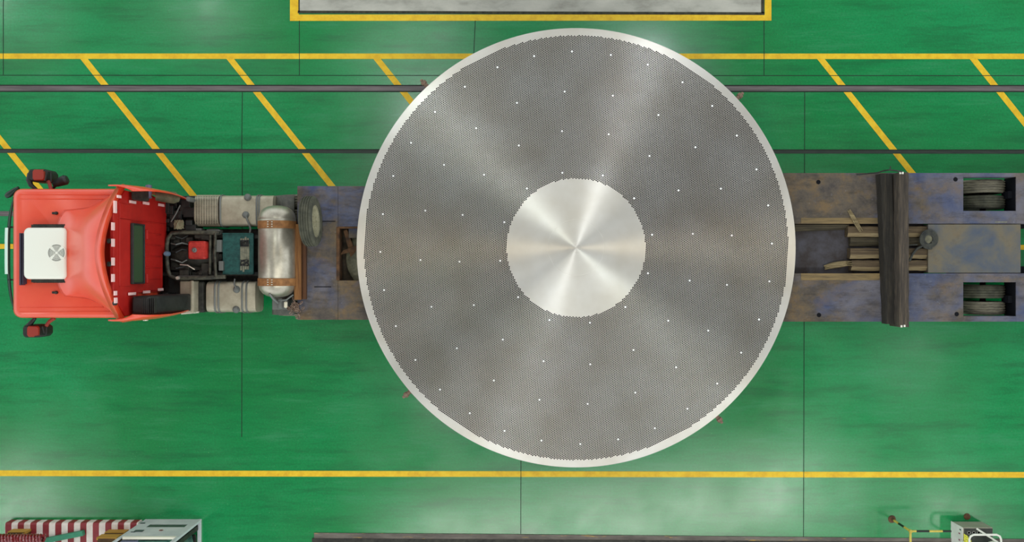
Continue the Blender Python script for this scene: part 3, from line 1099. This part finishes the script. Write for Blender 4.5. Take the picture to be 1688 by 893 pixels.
# main deck
dx0, dx1 = -2.1, 12.6
k = FPX / (CAM_H - Zd)
Yt, Yb = P(0, 285, Zd).y, P(0, 530, Zd).y
Ys1, Ys0 = P(0, 368.5, Zd).y, P(0, 450.5, Zd).y
wx0, wx1 = P(1588, 0, Zd).x, P(1675, 0, Zd).x
cxp0, cxp1 = P(1530, 0, Zd).x, P(1683, 0, Zd).x
W = {1: (P(0, 347.5, Zd).y, P(0, 291.5, Zd).y), -1: (P(0, 521, Zd).y, P(0, 465, Zd).y)}
for s, (sa, sb) in ((1, (Ys1, Yt)), (-1, (Yb, Ys0))):
    wl, wh = W[s]
    b = MB()
    b.box(dx0, wx0, sa, sb, .85, Zd)
    b.box(wx0, wx1, sa, wl, .70, Zd)
    b.box(wx0, wx1, wh, sb, .85, Zd)
    b.box(wx1, dx1, sa, sb, .66, Zd)
    b.build('side_deck', M_deck, tr, bevel=.004)
MB().box(cxp0, cxp1, Ys0 + .012, Ys1 - .012, .82, Zd - .006).build('centre_plate', M_dust, tr, bevel=.01)
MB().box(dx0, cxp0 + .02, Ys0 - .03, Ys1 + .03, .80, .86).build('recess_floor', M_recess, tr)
b = MB()
for s in (1, -1):
    wl, wh = W[s]
    b.box(wx1 - .012, wx1 + .001, wl, wh, .66, Zd - .02)
    m = (wl + wh) / 2
    b.box(wx1 - .10, wx1, m - .08, m + .07, .72, .98)
split(b, 'well_end_plate', M_trailblack, tr)
# drain holes with thin collars
b = MB()
for px, py in ((1349, 300), (1350, 519), (1575, 295.5), (1577, 517.5)):
    q = P(px, py, Zd)
    b.lathe([(.045, .0035), (.045, -.004)], (q.x, q.y, Zd), 'Z', 18)
split(b, 'lashing_hole', M_trailblack, tr)
# rub rails along the slot edges
b = MB()
b.box(6.0, P(1450, 0, Zd).x, Ys1 + .0, Ys1 + .12, Zd - .001, Zd + .006)
b.box(6.0, P(1450, 0, Zd).x, Ys0 - .14, Ys0 - .0, Zd - .001, Zd + .006)
split(b, 'slot_edge_plate', speckled('bare_ochre_edge', (92, 80, 58), (150, 128, 84), 3, .75, .1, .3, .7, (.6, 5, 1)), tr, bevel=.003)
# worn edge angle in the recess
a, c = P(1300, 383, .95), P(1398, 373, .95)
MB().hexa([(a.x, Ys1 - .16, .86), (c.x, Ys1 - .12, .86), (c.x, Ys1 - .015, .86), (a.x, Ys1 - .015, .86)], [(a.x, Ys1 - .17, 1.0), (c.x, Ys1 - .06, 1.0), (c.x, Ys1 - .015, 1.02), (a.x, Ys1 - .015, 1.02)]).build('recess_ledge', M_plankd, tr)
for x in (10.1,):
    for yy in (1.79, 1.455, -.435, -.785):
        wheel_part(tr, x - .05, yy, .475, .475, .275, M_dustrub if yy > 1.7 or yy < -.7 else M_rubber)
b = MB()
b.lathe([(.06, -1.3), (.06, 1.3)], (10.1, .5, .475), 'Y', 14)
b.box(9.3, 10.9, .9, 1.1, .5, .84)
b.box(9.3, 10.9, -.1, .1, .5, .84)
b.build('axle', M_trailblack, tr)
b = MB()
b.box(P(1640, 0, Zd).x, P(1660, 0, Zd).x, P(0, 366.5, Zd).y, P(0, 365.2, Zd).y, Zd, Zd + .004)
b.build('paint_scrape', M_worn, tr)

# ================================================================== DISC
ZT, ZB = 1.90, 1.60
sc_ = FPX / (CAM_H - ZT)
dc = P(949.7, 408.2, ZT)
R = 362.0 / sc_
disc = thing('tube_sheet_disc', 'huge round silver tube sheet disc full of tiny holes lying across the trailer', 'metal disc', (dc.x, dc.y, ZB))
pitch = 2.97 / sc_
hole_r = pitch * .42
TILT = math.radians(86.2)
a1 = np.array([math.cos(TILT), math.sin(TILT)]) * pitch
a2 = np.array([math.cos(TILT - PI / 3), math.sin(TILT - PI / 3)]) * pitch
NN = int(R / pitch * 1.3)
ii, jj = np.meshgrid(np.arange(-NN, NN + 1), np.arange(-NN, NN + 1))
ctr = ii.ravel()[:, None] * a1 + jj.ravel()[:, None] * a2
rad = np.hypot(ctr[:, 0], ctr[:, 1])
RI, RO = 114.2 / sc_, 349.6 / sc_
hole = (rad > RI) & (rad < RO)
plain = ((rad > RI - pitch * 2.2) & (rad <= RI)) | ((rad >= RO) & (rad < RO + pitch * 2.2))
# plugged positions: 4 rings of tie-rod plugs
plugs = []
for rp_, n_, off in ((323, 32, 102.4), (257.5, 20, 94.2), (193.8, 16, 96.6), (127, 12, 100.4)):
    for q in range(n_):
        g = math.radians(off + 360 * q / n_)
        plugs.append((rp_ / sc_ * math.cos(g), rp_ / sc_ * math.sin(g)))
hc = ctr.copy()
plug_pos = []
for p in plugs:
    d = np.hypot(hc[:, 0] - p[0], hc[:, 1] - p[1])
    k_ = int(np.argmin(d))
    if hole[k_]:
        hole[k_] = False
        plain[k_] = True
    plug_pos.append(tuple(hc[k_]))
hcs = ctr[hole]
pcs = ctr[plain]
ang = TILT + PI / 6 + np.arange(6) * PI / 3
ox = np.stack([np.cos(ang), np.sin(ang)], 1)
Rh = pitch / math.sqrt(3)
H = ZT - ZB
n = len(hcs)
top_o = np.concatenate([(hcs[:, None, :] + ox[None] * Rh), np.full((n, 6, 1), H)], 2)
top_i = np.concatenate([(hcs[:, None, :] + ox[None] * hole_r * 1.06), np.full((n, 6, 1), H)], 2)
bot_i = top_i.copy()
bot_i[:, :, 2] = .004
V = np.concatenate([top_o, top_i, bot_i], 1).reshape(-1, 3)
k6 = np.arange(6)
l6 = (k6 + 1) % 6
ringf = np.stack([k6, l6, l6 + 6, k6 + 6], 1)
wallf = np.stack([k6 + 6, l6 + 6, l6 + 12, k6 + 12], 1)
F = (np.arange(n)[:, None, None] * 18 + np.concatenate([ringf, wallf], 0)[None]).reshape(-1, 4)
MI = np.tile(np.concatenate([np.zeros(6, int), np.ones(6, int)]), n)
m = len(pcs)
pv = np.concatenate([(pcs[:, None, :] + ox[None] * Rh), np.full((m, 6, 1), H)], 2).reshape(-1, 3)
pf = (np.arange(m)[:, None] * 6 + k6[None]) + len(V)
Vl = np.concatenate([V, pv])
# solid parts as quads: centre, rim, side, bottom (rings of 256)
NS = 256
th = np.arange(NS) * 2 * PI / NS


def ring(r, z):
    return np.stack([r * np.cos(th), r * np.sin(th), np.full(NS, z)], 1)


e = .0006
rings_c = [ring(.02, H - .004), ring(.10, H - .004), ring(.104, H + e), ring(.550, H + e), ring(.556, H + e - .002), ring(.560, H + e - .002), ring(.566, H + e), ring(RI - pitch * .6, H + e)]
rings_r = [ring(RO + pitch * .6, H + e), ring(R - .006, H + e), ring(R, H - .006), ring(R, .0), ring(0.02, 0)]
allv = [Vl]
allq = [F]
ami = [MI]
base = len(Vl)
for rs in (rings_c, rings_r):
    for r_ in rs:
        allv.append(r_)
    for q in range(len(rs) - 1):
        kk = np.arange(NS)
        ll = (kk + 1) % NS
        allq.append(np.stack([base + q * NS + kk, base + (q + 1) * NS + kk, base + (q + 1) * NS + ll, base + q * NS + ll], 1))
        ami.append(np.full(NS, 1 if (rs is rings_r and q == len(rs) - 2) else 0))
    base += len(rs) * NS
# small cap in the middle
cen = len(np.concatenate(allv))
allv.append(np.array([[0, 0, H - .004], [0, 0, 0]]))
Vall = np.concatenate(allv)
Qall = np.concatenate(allq)
MIq = np.concatenate(ami)
kk = np.arange(NS)
tri = np.stack([np.full(NS, cen), len(Vl) + kk, len(Vl) + (kk + 1) % NS], 1)
me = bpy.data.meshes.new('perforated_plate')
nq, nh, nt = len(Qall), len(pf), len(tri)
me.vertices.add(len(Vall))
me.vertices.foreach_set('co', Vall.astype(np.float32).ravel())
loops = np.concatenate([Qall.ravel(), pf.ravel(), tri.ravel()]).astype(np.int32)
me.loops.add(len(loops))
me.loops.foreach_set('vertex_index', loops)
tot = np.concatenate([np.full(nq, 4), np.full(nh, 6), np.full(nt, 3)])
st = np.concatenate([[0], np.cumsum(tot)[:-1]])
me.polygons.add(len(tot))
me.polygons.foreach_set('loop_start', st.astype(np.int32))
me.materials.append(M_disc)
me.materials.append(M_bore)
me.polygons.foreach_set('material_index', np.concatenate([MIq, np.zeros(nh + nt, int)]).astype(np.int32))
me.polygons.foreach_set('use_smooth', np.zeros(len(tot), dtype=bool))
me.update(calc_edges=True)
me.validate()
po = bpy.data.objects.new('perforated_plate', me)
COL.objects.link(po)
po.parent = disc
# plugs
pm_ = MB().lathe([(pitch * .62, 0), (pitch * .62, .004), (pitch * .4, .007), (0, .007)], (0, 0, 0), 'Z', 12)
first = None
for (x, y) in plug_pos:
    if first is None:
        first = pm_.build('hole_plug', M_plug, None, smooth=True)
        o = first
    else:
        o = first.copy()
        COL.objects.link(o)
    o.parent = disc
    o.location = (x, y, H)
# lifting lugs on the rim
M_lug = speckled('rusty_lug', (92, 74, 60), (140, 118, 100), 30, .8)
for dg in (132.6, 42.8, 220.9, 310.0):
    g = math.radians(dg)
    c_, s_ = math.cos(g), math.sin(g)
    b = MB()
    z = 1.74
    def at(r, zz=z, off=0):
        return (dc.x + r * c_ - off * s_, dc.y + r * s_ + off * c_, zz)
    b.tube([at(R - .02), at(R + .12)], .042, 12)
    b.tube([at(R + .10), at(R + .16)], .058, 12)
    b.tube([at(R + .0), at(R + .025)], .075, 12)
    b.tube([at(R + .16), at(R + .21, z - .02)], .03, 10)
    b.build('lifting_lug', M_lug, disc, smooth=True)

# ================================================================== LOAD TIMBERS
def beam(px0, px1, dpx, py0, py1, z0, z1, mat, name, lab, grp=None, parts=None):
    zt = z1
    A = P(px0, py0, zt); B = P(px1, py0, zt); C = P(px1 + dpx, py1, zt); D = P(px0 + dpx, py1, zt)
    rows = []
    b_ = MB()
    N_ = 26
    random.seed(int(px0))
    prev = None
    for i in range(N_ + 1):
        t = i / N_
        a = A.lerp(D, t); c = B.lerp(C, t)
        j = lambda s=.007: random.uniform(-s, s)
        ring_ = [(a.x + j(), a.y, z0), (a.x + j(), a.y, (z0 + z1) / 2), (a.x + j(), a.y, z1 - .015), (a.x + .015, a.y, z1 + j(.004)), ((a.x + c.x) / 2, a.y, z1 + j(.006)),
                 (c.x - .015, a.y, z1 + j(.004)), (c.x + j(), a.y, z1 - .015), (c.x + j(), a.y, (z0 + z1) / 2), (c.x + j(), a.y, z0)]
        rows.append(ring_)
    n9 = 9
    vs = [p for r in rows for p in r]
    fs = []
    for i in range(N_):
        for q in range(n9):
            l = (q + 1) % n9
            fs.append((i * n9 + q, i * n9 + l, (i + 1) * n9 + l, (i + 1) * n9 + q))
    fs += [tuple(range(n9)), tuple(range(N_ * n9, N_ * n9 + n9))]
    b_.add(vs, fs)
    o = b_.build(name, mat, smooth=False)
    tag(o, lab, 'timber', grp)
    return o


beam(1452, 1471, 10, 286, 534, 1.1, 1.36, M_beam, 'timber_beam', 'lower black tarred timber on the left side of the cross-beam pair')
beam(1482, 1498, 1, 284, 539, 1.1, 1.60, M_beam2, 'timber_beam', 'taller weathered dark timber on the right of the cross-beam pair, white marks at its ends')
# white painted marks at its ends
mk = MB()
for px, py in ((1484, 285), (1488, 285), (1486, 537.6), (1491, 537)):
    q = P(px, py, 1.6)
    mk.box(q.x - .018, q.x + .018, q.y - .022, q.y + .022, 1.598, 1.606)
tb = [o for o in COL.objects if o.name.startswith('timber_beam')][-1]
o = mk.build('painted_mark', MT('white_chalk', (226, 226, 214), .8).m)
o.parent = tb
o.data.transform(Matrix.Translation(-tb.location))
for xx in (700, 880, 1080, 1220):
    if xx == 700:
        beam(xx, xx + 24, 0, 310, 520, 1.1, 1.592, M_beam, 'timber_beam', 'dark timber bearer hidden under the big disc', 'bearers under the big disc')
    else:
        beam(xx, xx + 24, 0, 290, 525, 1.1, 1.592, M_beam, 'timber_beam', 'dark timber bearer hidden under the big disc', 'bearers under the big disc')

# planks in the recess
for i, (y0, y1, x0, x1, zt, mat, lab) in enumerate((
        (373, 390, 1398, 1529, 1.06, M_plank, 'topmost brown plank in the trailer recess, under the cross beams'),
        (391, 405, 1402, 1528, .98, M_plankd, 'dark sunken plank second from top in the trailer recess'),
        (409, 426, 1402, 1530, 1.06, M_plank, 'brown plank third from top in the trailer recess, coiled strap on its right end'),
        (429, 446, 1404, 1530, 1.06, M_plank, 'lowest brown plank in the trailer recess, splintered board at its left end'))):
    a, c = P(x0, y1, zt), P(x1, y0, zt)
    b = MB()
    N_ = 14
    random.seed(50 + i)
    rows = []
    for q in range(N_ + 1):
        x = a.x + (c.x - a.x) * q / N_
        j = lambda s=.006: random.uniform(-s, s)
        rows.append([(x, a.y + j(), .86), (x, a.y + j(), zt - .05), (x, a.y + .06 + j(), zt - .012), (x, a.y + .075, zt + j(.004)), (x, c.y - .012, zt + j(.004)), (x, c.y + j(), zt - .015), (x, c.y, .86)])
    vs = [p for r in rows for p in r]
    fs = []
    mis = []
    for r_ in range(N_):
        for q in range(7):
            l = (q + 1) % 7
            fs.append((r_ * 7 + q, r_ * 7 + l, (r_ + 1) * 7 + l, (r_ + 1) * 7 + q))
            mis.append(1 if q in (1, 2) and i != 1 else 0)
    fs += [tuple(range(7)), tuple(range(N_ * 7, N_ * 7 + 7))]
    b.add(vs, fs)
    b.mi = mis + [0, 0]
    tag(b.build('wooden_plank', [mat, M_lit_edge]), lab, 'plank', 'planks in the trailer recess')

# splintered pieces of wood
def sliver(pts, w_, h_, mat, name, lab, n_=3):
    b = MB()
    random.seed(len(lab))
    for q in range(n_):
        off = (q - (n_ - 1) / 2) * w_ * .8
        d = (Vector(pts[-1]) - Vector(pts[0])).normalized()
        s = Vector((-d.y, d.x, 0)) * off
        b.tube([Vector(p) + s + Vector((random.uniform(-.006, .006), random.uniform(-.006, .006), 0)) for p in pts], [h_ * .5, h_, h_ * 1.1, h_ * .7, h_ * .3][:len(pts)], 6)
    return tag(b.build(name, mat), lab, 'wood')


zz = 1.125
sliver([P(1399, 346, zz), P(1404, 354, zz), P(1410, 365, zz), P(1416, 375, zz), P(1420, 382, zz - .02)], .035, .018, M_stick, 'wood_splinter', 'short splintered stick lying across the slot left of the cross beams')
sliver([P(1359, 441, .9), P(1370, 438, .905), P(1384, 436, .91), P(1396, 434, .95), P(1404, 434, 1.09)], .05, .03, M_stick, 'split_board', 'pale split board tip in the dark recess, beside the lowest plank')
# rope over the beams
b = MB()
b.tube([P(1412, 287.5, 1.13), P(1430, 286, 1.15), P(1447, 284.5, 1.38), P(1456, 281.5, 1.46), P(1466, 280, 1.60), P(1476, 281, 1.62), P(1487, 283, 1.62)], .014, 6)
b.tube([P(1467, 281, 1.6), P(1468, 274, 1.6)], .011, 6)
tag(b.build('black_cable', M_black, smooth=True), 'thin black cable running over the upper end of the cross beams', 'cable')
# coiled strap
b = MB()
q = P(1530, 394, 1.1)
pts = []
for i in range(100):
    g = i / 100 * 2 * PI * 4
    r_ = .085 + .028 * i / 100 * 4
    pts.append((q.x + r_ * math.cos(g - 1), q.y + r_ * math.sin(g - 1), 1.145 + .003 * math.sin(i)))
b.tube(pts, .022, 6)
b.lathe([(0, .02), (.09, .015), (.10, -.03), (0, -.03)], (q.x - .03, q.y, 1.135), 'Z', 20, 1)
tail = [P(1541, 385, 1.15), P(1527, 408, 1.12), P(1516, 411, 1.1), P(1508, 419, 1.1), P(1501, 430, 1.12), P(1499, 437, 1.12)]
b.tube([P(1520, 405, 1.14), P(1511, 410, 1.1), P(1504, 419, 1.1), P(1499, 430, 1.12)], .026, 6)
b.tube([P(1498, 404, 1.12), P(1505, 403.5, 1.15), P(1512, 403, 1.13)], .012, 6)
tag(b.build('coiled_strap', [speckled('dark_webbing', (38, 42, 42), (70, 72, 64), 10, .8), M_turn], smooth=True), 'coiled dark webbing strap lying right of the cross beams', 'strap')

# ---- things on the gooseneck
# brown headboard timber (two side by side)
q0, q1 = P(484.5, 494, 1.66), P(495.5, 369, 1.66)
tag(MB().box(q0.x, q1.x, q0.y, q1.y, 1.452, 1.66).build('brown_timber', M_brown, bevel=.015), 'brown timber standing along the gooseneck front, against the silver cylinder', 'timber')
q0, q1 = P(498, 493, 1.56), P(504.5, 371, 1.56)
tag(MB().box(q0.x, q1.x, q0.y, q1.y, 1.452, 1.56).build('brown_timber', M_brown2, bevel=.01), 'darker lower brown timber beside the spare wheel on the gooseneck', 'timber')
# spare wheel, standing on its tread and leaning a little
sw = thing('spare_wheel', 'dusty spare wheel standing on the gooseneck behind the silver cylinder', 'wheel', P(521, 367, Zg))
t, rm = wheel_mesh(.50, .25, .31, 4)
o = t.build('tyre', M_rubber, None, smooth=True)
o.parent = sw
q = rm.build('rim', M_rim, None, smooth=True)
q.parent = o
o.location = (-.02, 0, .49)
o.rotation_euler = (math.radians(-4), math.radians(0), math.radians(-86))
sw.rotation_euler = (0, math.radians(0), 0)
# lean the axle upwards towards the load
o.rotation_mode = 'QUATERNION'
yaw = Matrix.Rotation(math.radians(-88), 4, 'Z')
lean = Matrix.Rotation(math.radians(-2), 4, 'Y')
o.rotation_quaternion = (lean @ yaw).to_quaternion()
o.location = (.0, 0, .507)
# chain heap
b = MB()
random.seed(9)
for i in range(46):
    c = P(random.gauss(487, 5), random.gauss(507, 6), 1.5 + random.uniform(-.02, .06))
    ax = Vector((random.uniform(-1, 1), random.uniform(-1, 1), random.uniform(-.6, .6))).normalized()
    bx_ = ax.orthogonal().normalized()
    b.tube([c + ax * .042 * math.cos(g) + bx_ * .024 * math.sin(g) for g in [2 * PI * k_ / 10 for k_ in range(10)]], .008, 5, closed=True)
tag(b.build('chain_heap', speckled('rusty_chain', (98, 78, 66), (164, 140, 122), 30, .6, .3), smooth=True), 'rusty chain heaped at the lower front corner of the gooseneck', 'chain')

# ================================================================== LOWER LEFT CORNER
# red and white striped barrier block
ms = MT('red_white_striped_paint', (230, 215, 205), .5)
geo = ms.n.new('ShaderNodeNewGeometry')
sx = ms.n.new('ShaderNodeSeparateXYZ')
ms.l.new(geo.outputs['Position'], sx.inputs[0])
ma = ms.n.new('ShaderNodeMath'); ma.operation = 'MULTIPLY_ADD'
ma.inputs[1].default_value = 1 / .2715
ma.inputs[2].default_value = 100 + 11.0 / .2715 + .02
ms.l.new(sx.outputs[0], ma.inputs[0])
fr_ = ms.n.new('ShaderNodeMath'); fr_.operation = 'FRACT'
ms.l.new(ma.outputs[0], fr_.inputs[0])
gt = ms.n.new('ShaderNodeMath'); gt.operation = 'GREATER_THAN'
gt.inputs[1].default_value = .5
ms.l.new(fr_.outputs[0], gt.inputs[0])
ms.set('Base Color', ms.mix(gt.outputs[0], ms.ramp(ms.noise(5, 5), [(.3, (122, 34, 40)), (.7, (142, 46, 52))]), ms.ramp(ms.noise(7, 5), [(.3, (206, 194, 184)), (.7, (228, 220, 212))])))
xl, xr = P(8, 0, .24).x, -8.12
yf = P(0, 856, 0).y
b = MB()
pr = [(yf, 0), (yf - .005, .20), (yf - .02, .23), (yf - .05, .24), (yf - 1.3, .24), (yf - 1.3, 0)]
vs = [(xl, y, z) for y, z in pr] + [(xr, y, z) for y, z in pr]
fs = [(i, (i + 1) % 6, 6 + (i + 1) % 6, 6 + i) for i in range(6)] + [tuple(range(6)), tuple(range(11, 5, -1))]
b.add(vs, fs)
tag(b.build('striped_block', ms.m, bevel=.01), 'long red and white striped block on the floor, lower left corner', 'barrier')
# gold-brown wooden crates on it
M_gold = wood('golden_plywood', (150, 112, 40), (176, 134, 52), (190, 150, 66))
M_dk = speckled('dark_crate_inside', (52, 34, 12), (80, 56, 20), 5, .8)


def crate(px0, px1, pyb, hz, lab):
    Y = P(0, pyb, .24).y
    x0, x1 = P(px0, 0, .24).x, P(px1, 0, .24).x
    root = thing('wooden_crate', lab, 'crate', ((x0 + x1) / 2, Y - .25, .24))
    MB().box(x0 + .02, x1 - .02, Y - .25, Y - .02, .24, .24 + hz - .01).build('crate_body', M_dk, root)
    b = MB()
    b.box(x0, x1, Y - .02, Y, .25, .47)
    if hz > .5:
        b.box(x0, x1, Y - .02, Y, .60, .24 + hz)
    split(b, 'crate_slat', M_gold, root, bevel=.004)
    b = MB()
    for xx in (x0 + .005, x1 - .035):
        b.box(xx, xx + .03, Y - .05, Y - .021, .24, .24 + hz)
    split(b, 'corner_post', M_gold, root)


crate(22, 52, 871, .28, 'small golden wooden crate near the left end of the striped block')
crate(180, 213, 872, .62, 'golden wooden crate on the striped block, beside the grey cabinet')
# red ribbed hose bundle
b = MB()
p0 = P(-30, 887, .62)
pts = []
for i in range(230):
    g = i * .55
    pts.append((p0.x + i * .0058, p0.y + .075 * math.cos(g), .635 + .075 * math.sin(g)))
b.tube(pts, .030, 8)
rm_ = MT('glossy_red_hose', (118, 20, 26), .18)
rm_.set('Coat Weight', .8)
tag(b.build('red_hose', rm_.m, smooth=True), 'shiny red ribbed hose bundle at the lower left edge', 'hose')
# teal beam
A, B = P(136, 879, .36), P(42, 898, .36)
d = (B - A).normalized()
s = Vector((-d.y, d.x, 0)) * .055
b = MB()
b.hexa([tuple((A + s).xy) + (.245,), tuple((A - s).xy) + (.245,), tuple((B - s).xy) + (.245,), tuple((B + s).xy) + (.245,)],
       [tuple((A + s).xy) + (.36,), tuple((A - s).xy) + (.36,), tuple((B - s).xy) + (.36,), tuple((B + s).xy) + (.36,)])
tag(b.build('steel_beam', speckled('teal_green_paint', (36, 112, 84), (52, 132, 100), 5, .5), bevel=.006), 'teal green steel beam lying slantwise over the striped block', 'beam')

# grey cabinet
cab = thing('machine_cabinet', 'tall pale grey metal machine cabinet with open frame beside the striped block', 'cabinet', (-7.44, -6.0, 0))
M_cab = speckled('pale_grey_cabinet', (186, 194, 196), (208, 214, 214), 3, .45, .0)
X0, X1 = P(240, 0).x, P(332.5, 0).x
Yf, Yk = P(0, 855).y, P(0, 855).y - 1.1
b = MB()
# front panel built around its slot openings
Zt = 1.30
b.box(X0 + .02, X1 - .02, Yf - .025, Yf - .006, 0, .40)
b.box(X0 + .02, X0 + .26, Yf - .025, Yf - .006, .40, .62)
b.box(X1 - .16, X1 - .02, Yf - .025, Yf - .006, .40, .62)
b.box(X0 + .02, X1 - .02, Yf - .025, Yf - .006, .62, Zt)
b.build('front_panel', M_cab, cab)
b = MB()
b.box(X0 + .26, X1 - .16, Yf - .03, Yf - .012, .40, .62)
b.build('slot_backing', speckled('dark_slot', (54, 78, 66), (70, 92, 80), 8, .7), cab)
b = MB()
for (a, c, z0, z1) in ((.02, .12, .30, .36), (.14, .32, .86, .98), (.10, .18, .98, 1.02)):
    b.box(X0 + a, X0 + c, Yf - .001, Yf + .006, z0, z1)
split(b, 'name_plate', speckled('dark_plate', (60, 74, 76), (84, 98, 98), 9, .5), cab)
b = MB()
q = (X0 + .68, Yf, .88)
b.lathe([(.045, .0), (.045, .006), (.035, .006), (.035, 0)], q, 'Y', 20)
b.build('round_emblem', MT('faded_red_ring', (190, 150, 140), .5).m, cab)
b = MB()
for x in (X0, X1 - .07):
    b.box(x, x + (.035 if x == X0 else .07), Yf - .05, Yf, 0, 1.95)
    for y in (Yk,):
        b.box(x, x + .07, y, y + .07, 0, 1.95)
for y in (Yf - .051, Yk + .002):
    b.box(X0 + .071, X1 - .071, y, y + .05, 1.88, 1.949)
for x in (X0, X1 - .07):
    b.box(x, x + .07, Yk + .07, Yf - .052, 1.88, 1.949)
    b.box(x, x + .07, Yk + .07, Yf - .052, 0, .08)
b.build('frame', M_cab, cab, bevel=.006)
MB().box(X0 + .07, X1 - .07, Yf - .05, Yf - .0, 1.30, 1.36).build('top_rail', MT('cream_rail', (226, 226, 206), .5).m, cab)
b = MB()
M_in = speckled('teal_machinery', (60, 120, 110), (110, 150, 130), 7, .5)
b.box(X0 + .1, X1 - .3, Yk + .1, Yf - .12, .1, 1.25)
b.lathe([(.14, -.35), (.14, .35)], (X1 - .28, Yf - .45, .4), 'Z', 20)
b.build('inner_machine', M_in, cab, bevel=.02)
b = MB()
b.tube([(X1 - .1, Yf - .3, .2), (X1 - .02, Yf - .45, .35), (X1 - .1, Yf - .6, .5)], .04, 8)
b.box(X1 - .14, X1 - .05, Yf - .22, Yf - .12, .08, 1.3)
b.build('machine_pipe', M_greasy, cab, smooth=True)
b = MB()
b.box(X0 + .04, X0 + .36, Yf - .30, Yf - .08, 1.26, 1.44)
b.build('junction_box', speckled('blue_grey_box', (96, 104, 128), (120, 126, 146), 5, .5), cab, bevel=.01)

# ================================================================== LOWER RIGHT CORNER
rail = thing('barrier_railing', 'yellow and black striped tubular safety railing with rusty foot, lower right', 'barrier', (8.35, -5.45, 0))
M_ytube = speckled('worn_yellow_tube', (176, 160, 60), (206, 190, 84), 9, .5)
M_btube = MT('black_band_paint', (10, 30, 18), .5).m
zr = .93


def banded(name, pts_, mats_):
    b_ = MB()
    for q in range(len(pts_) - 1):
        b_.tube([pts_[q], pts_[q + 1]], .023, 12, mats_[q])
    b_.build(name, [M_ytube, M_btube], rail, smooth=True)


banded('post', [(8.35, -5.45, z_) for z_ in (.03, .36, .64, zr)], [0, 1, 0])
banded('cross_rail', [(x_, -5.45, zr) for x_ in (8.35, 8.47, 8.74, 9.02, 9.2)], [0, 1, 0, 1])
MB().tube([(8.35, -5.45, zr), (8.35, -6.7, zr)], .024, 12).build('side_rail', M_ytube, rail, smooth=True)
MB().tube([(8.35, -6.7, .0), (8.35, -6.7, zr)], .024, 12).build('post', M_ytube, rail, smooth=True)
MB().lathe([(0, 0), (.085, 0), (.08, .015), (.04, .03), (.032, .12), (0, .12)], (8.35, -5.45, 0), 'Z', 18).build('foot', M_rust, rail, smooth=True)
MB().lathe([(0, -.03), (.035, -.03), (.035, .03), (0, .03)], (8.35, -5.45, zr), 'Z', 14).build('joint', M_ytube, rail, smooth=True)
q = P(1594, 855.5, 0)
b = MB().lathe([(0, 0), (.075, 0), (.07, .02), (.04, .035), (.0, .04)], (q.x, q.y + .06, 0), 'Z', 9)
tag(b.build('rusty_foot', M_rust, smooth=True), 'small rusty base lump on the floor behind the welding machine', 'fitting')

wm = thing('welding_machine', 'white sided welding machine with grey front and row of dials, lower right corner', 'machine', (9.97, -5.9, 0))
X0, X1 = P(1567.5, 0).x, P(1617, 0).x
Yf, Yk = P(0, 858.5).y, P(0, 858.5).y - .9
Ht = .50
b = MB().box(X0 + .012, X1, Yk, Yf, .03, Ht)
b.build('body', speckled('grey_machine_paint', (140, 140, 122), (156, 156, 138), 5, .5), wm, bevel=.012)
MB().box(X0, X0 + .012, Yk, Yf, .0, Ht + .004).build('side_panel', speckled('off_white_panel', (212, 212, 204), (228, 228, 220), 4, .45), wm)
MB().box(X0 + .04, X1 - .012, Yk + .02, Yf - .02, Ht, Ht + .008).build('control_panel', speckled('black_panel', (34, 38, 34), (56, 60, 54), 6, .5), wm)
b = MB()
for i in range(3):
    x = X0 + .14 + i * .105
    b.lathe([(.034, 0), (.034, .006), (.028, .006), (.028, .0)], (x, Yf - .11, Ht + .008), 'Z', 20)
split(b, 'dial_ring', MT('white_print', (170, 172, 164), .5).m, wm)
b = MB()
for i, (yy, zz_) in enumerate(((Yf - .07, .42), (Yf - .16, .38), (Yf - .30, .38), (Yf - .44, .38), (Yf - .58, .38))):
    b.box(X0 - .004, X0 + .002, yy - .014, yy + .014, zz_ - .03, zz_ + .03, 1 if i in (0, 3, 4) else 0)
split(b, 'side_marking', [MT('purple_red_mark', (140, 50, 90), .5).m, MT('dark_mark', (60, 56, 60), .5).m], wm)
a = P(1585, 893, Ht)
b = MB().prism([(X0 + .03, Yf - .50), (X0 + .19, Yf - .50), (X0 + .19, Yf - .27), (X0 + .10, Yf - .17), (X0 + .03, Yf - .13)], Ht + .006, Ht + .012)
yl = MT('yellow_label_paper', (206, 208, 58), .5)
yl.set('Base Color', yl.ramp(yl.noise(50, 4, .7), [(.40, (120, 120, 40)), (.5, (212, 214, 60))]))
b.build('warning_label', yl.m, wm)
# tubular handle and round lid on the machine
M_wt = MT('white_tube_paint', (222, 224, 212), .4).m
zh = .85
b = MB()
b.tube([(P(1598, 905, zh).x, P(0, 900, zh).y, Ht), P(1598, 900, zh), P(1598, 888, zh), P(1600, 883.5, zh), P(1605, 881, zh), P(1643, 881, zh), P(1648, 883.5, zh), P(1650, 888, zh), P(1651, 900, zh), (P(1651, 905, zh).x, P(0, 900, zh).y, Ht)], .022, 10)
b.build('handle', M_wt, wm, smooth=True)
b = MB()
b.tube([P(1610, 871, Ht + .01), P(1638, 889, .80), P(1650, 897, .84)], .02, 8)
b.build('brace', M_wt, wm, smooth=True)
q = P(1640, 892.5, .8)
MB().lathe([(0, .05), (.2, .04), (.26, 0), (.26, -.1), (0, -.1)], (q.x, q.y - .25, .86), 'Z', 24).build('round_lid', M_wt, wm, smooth=True)

# remove build-time helper properties
for o in COL.objects:
    if '_o' in o:
        del o['_o']
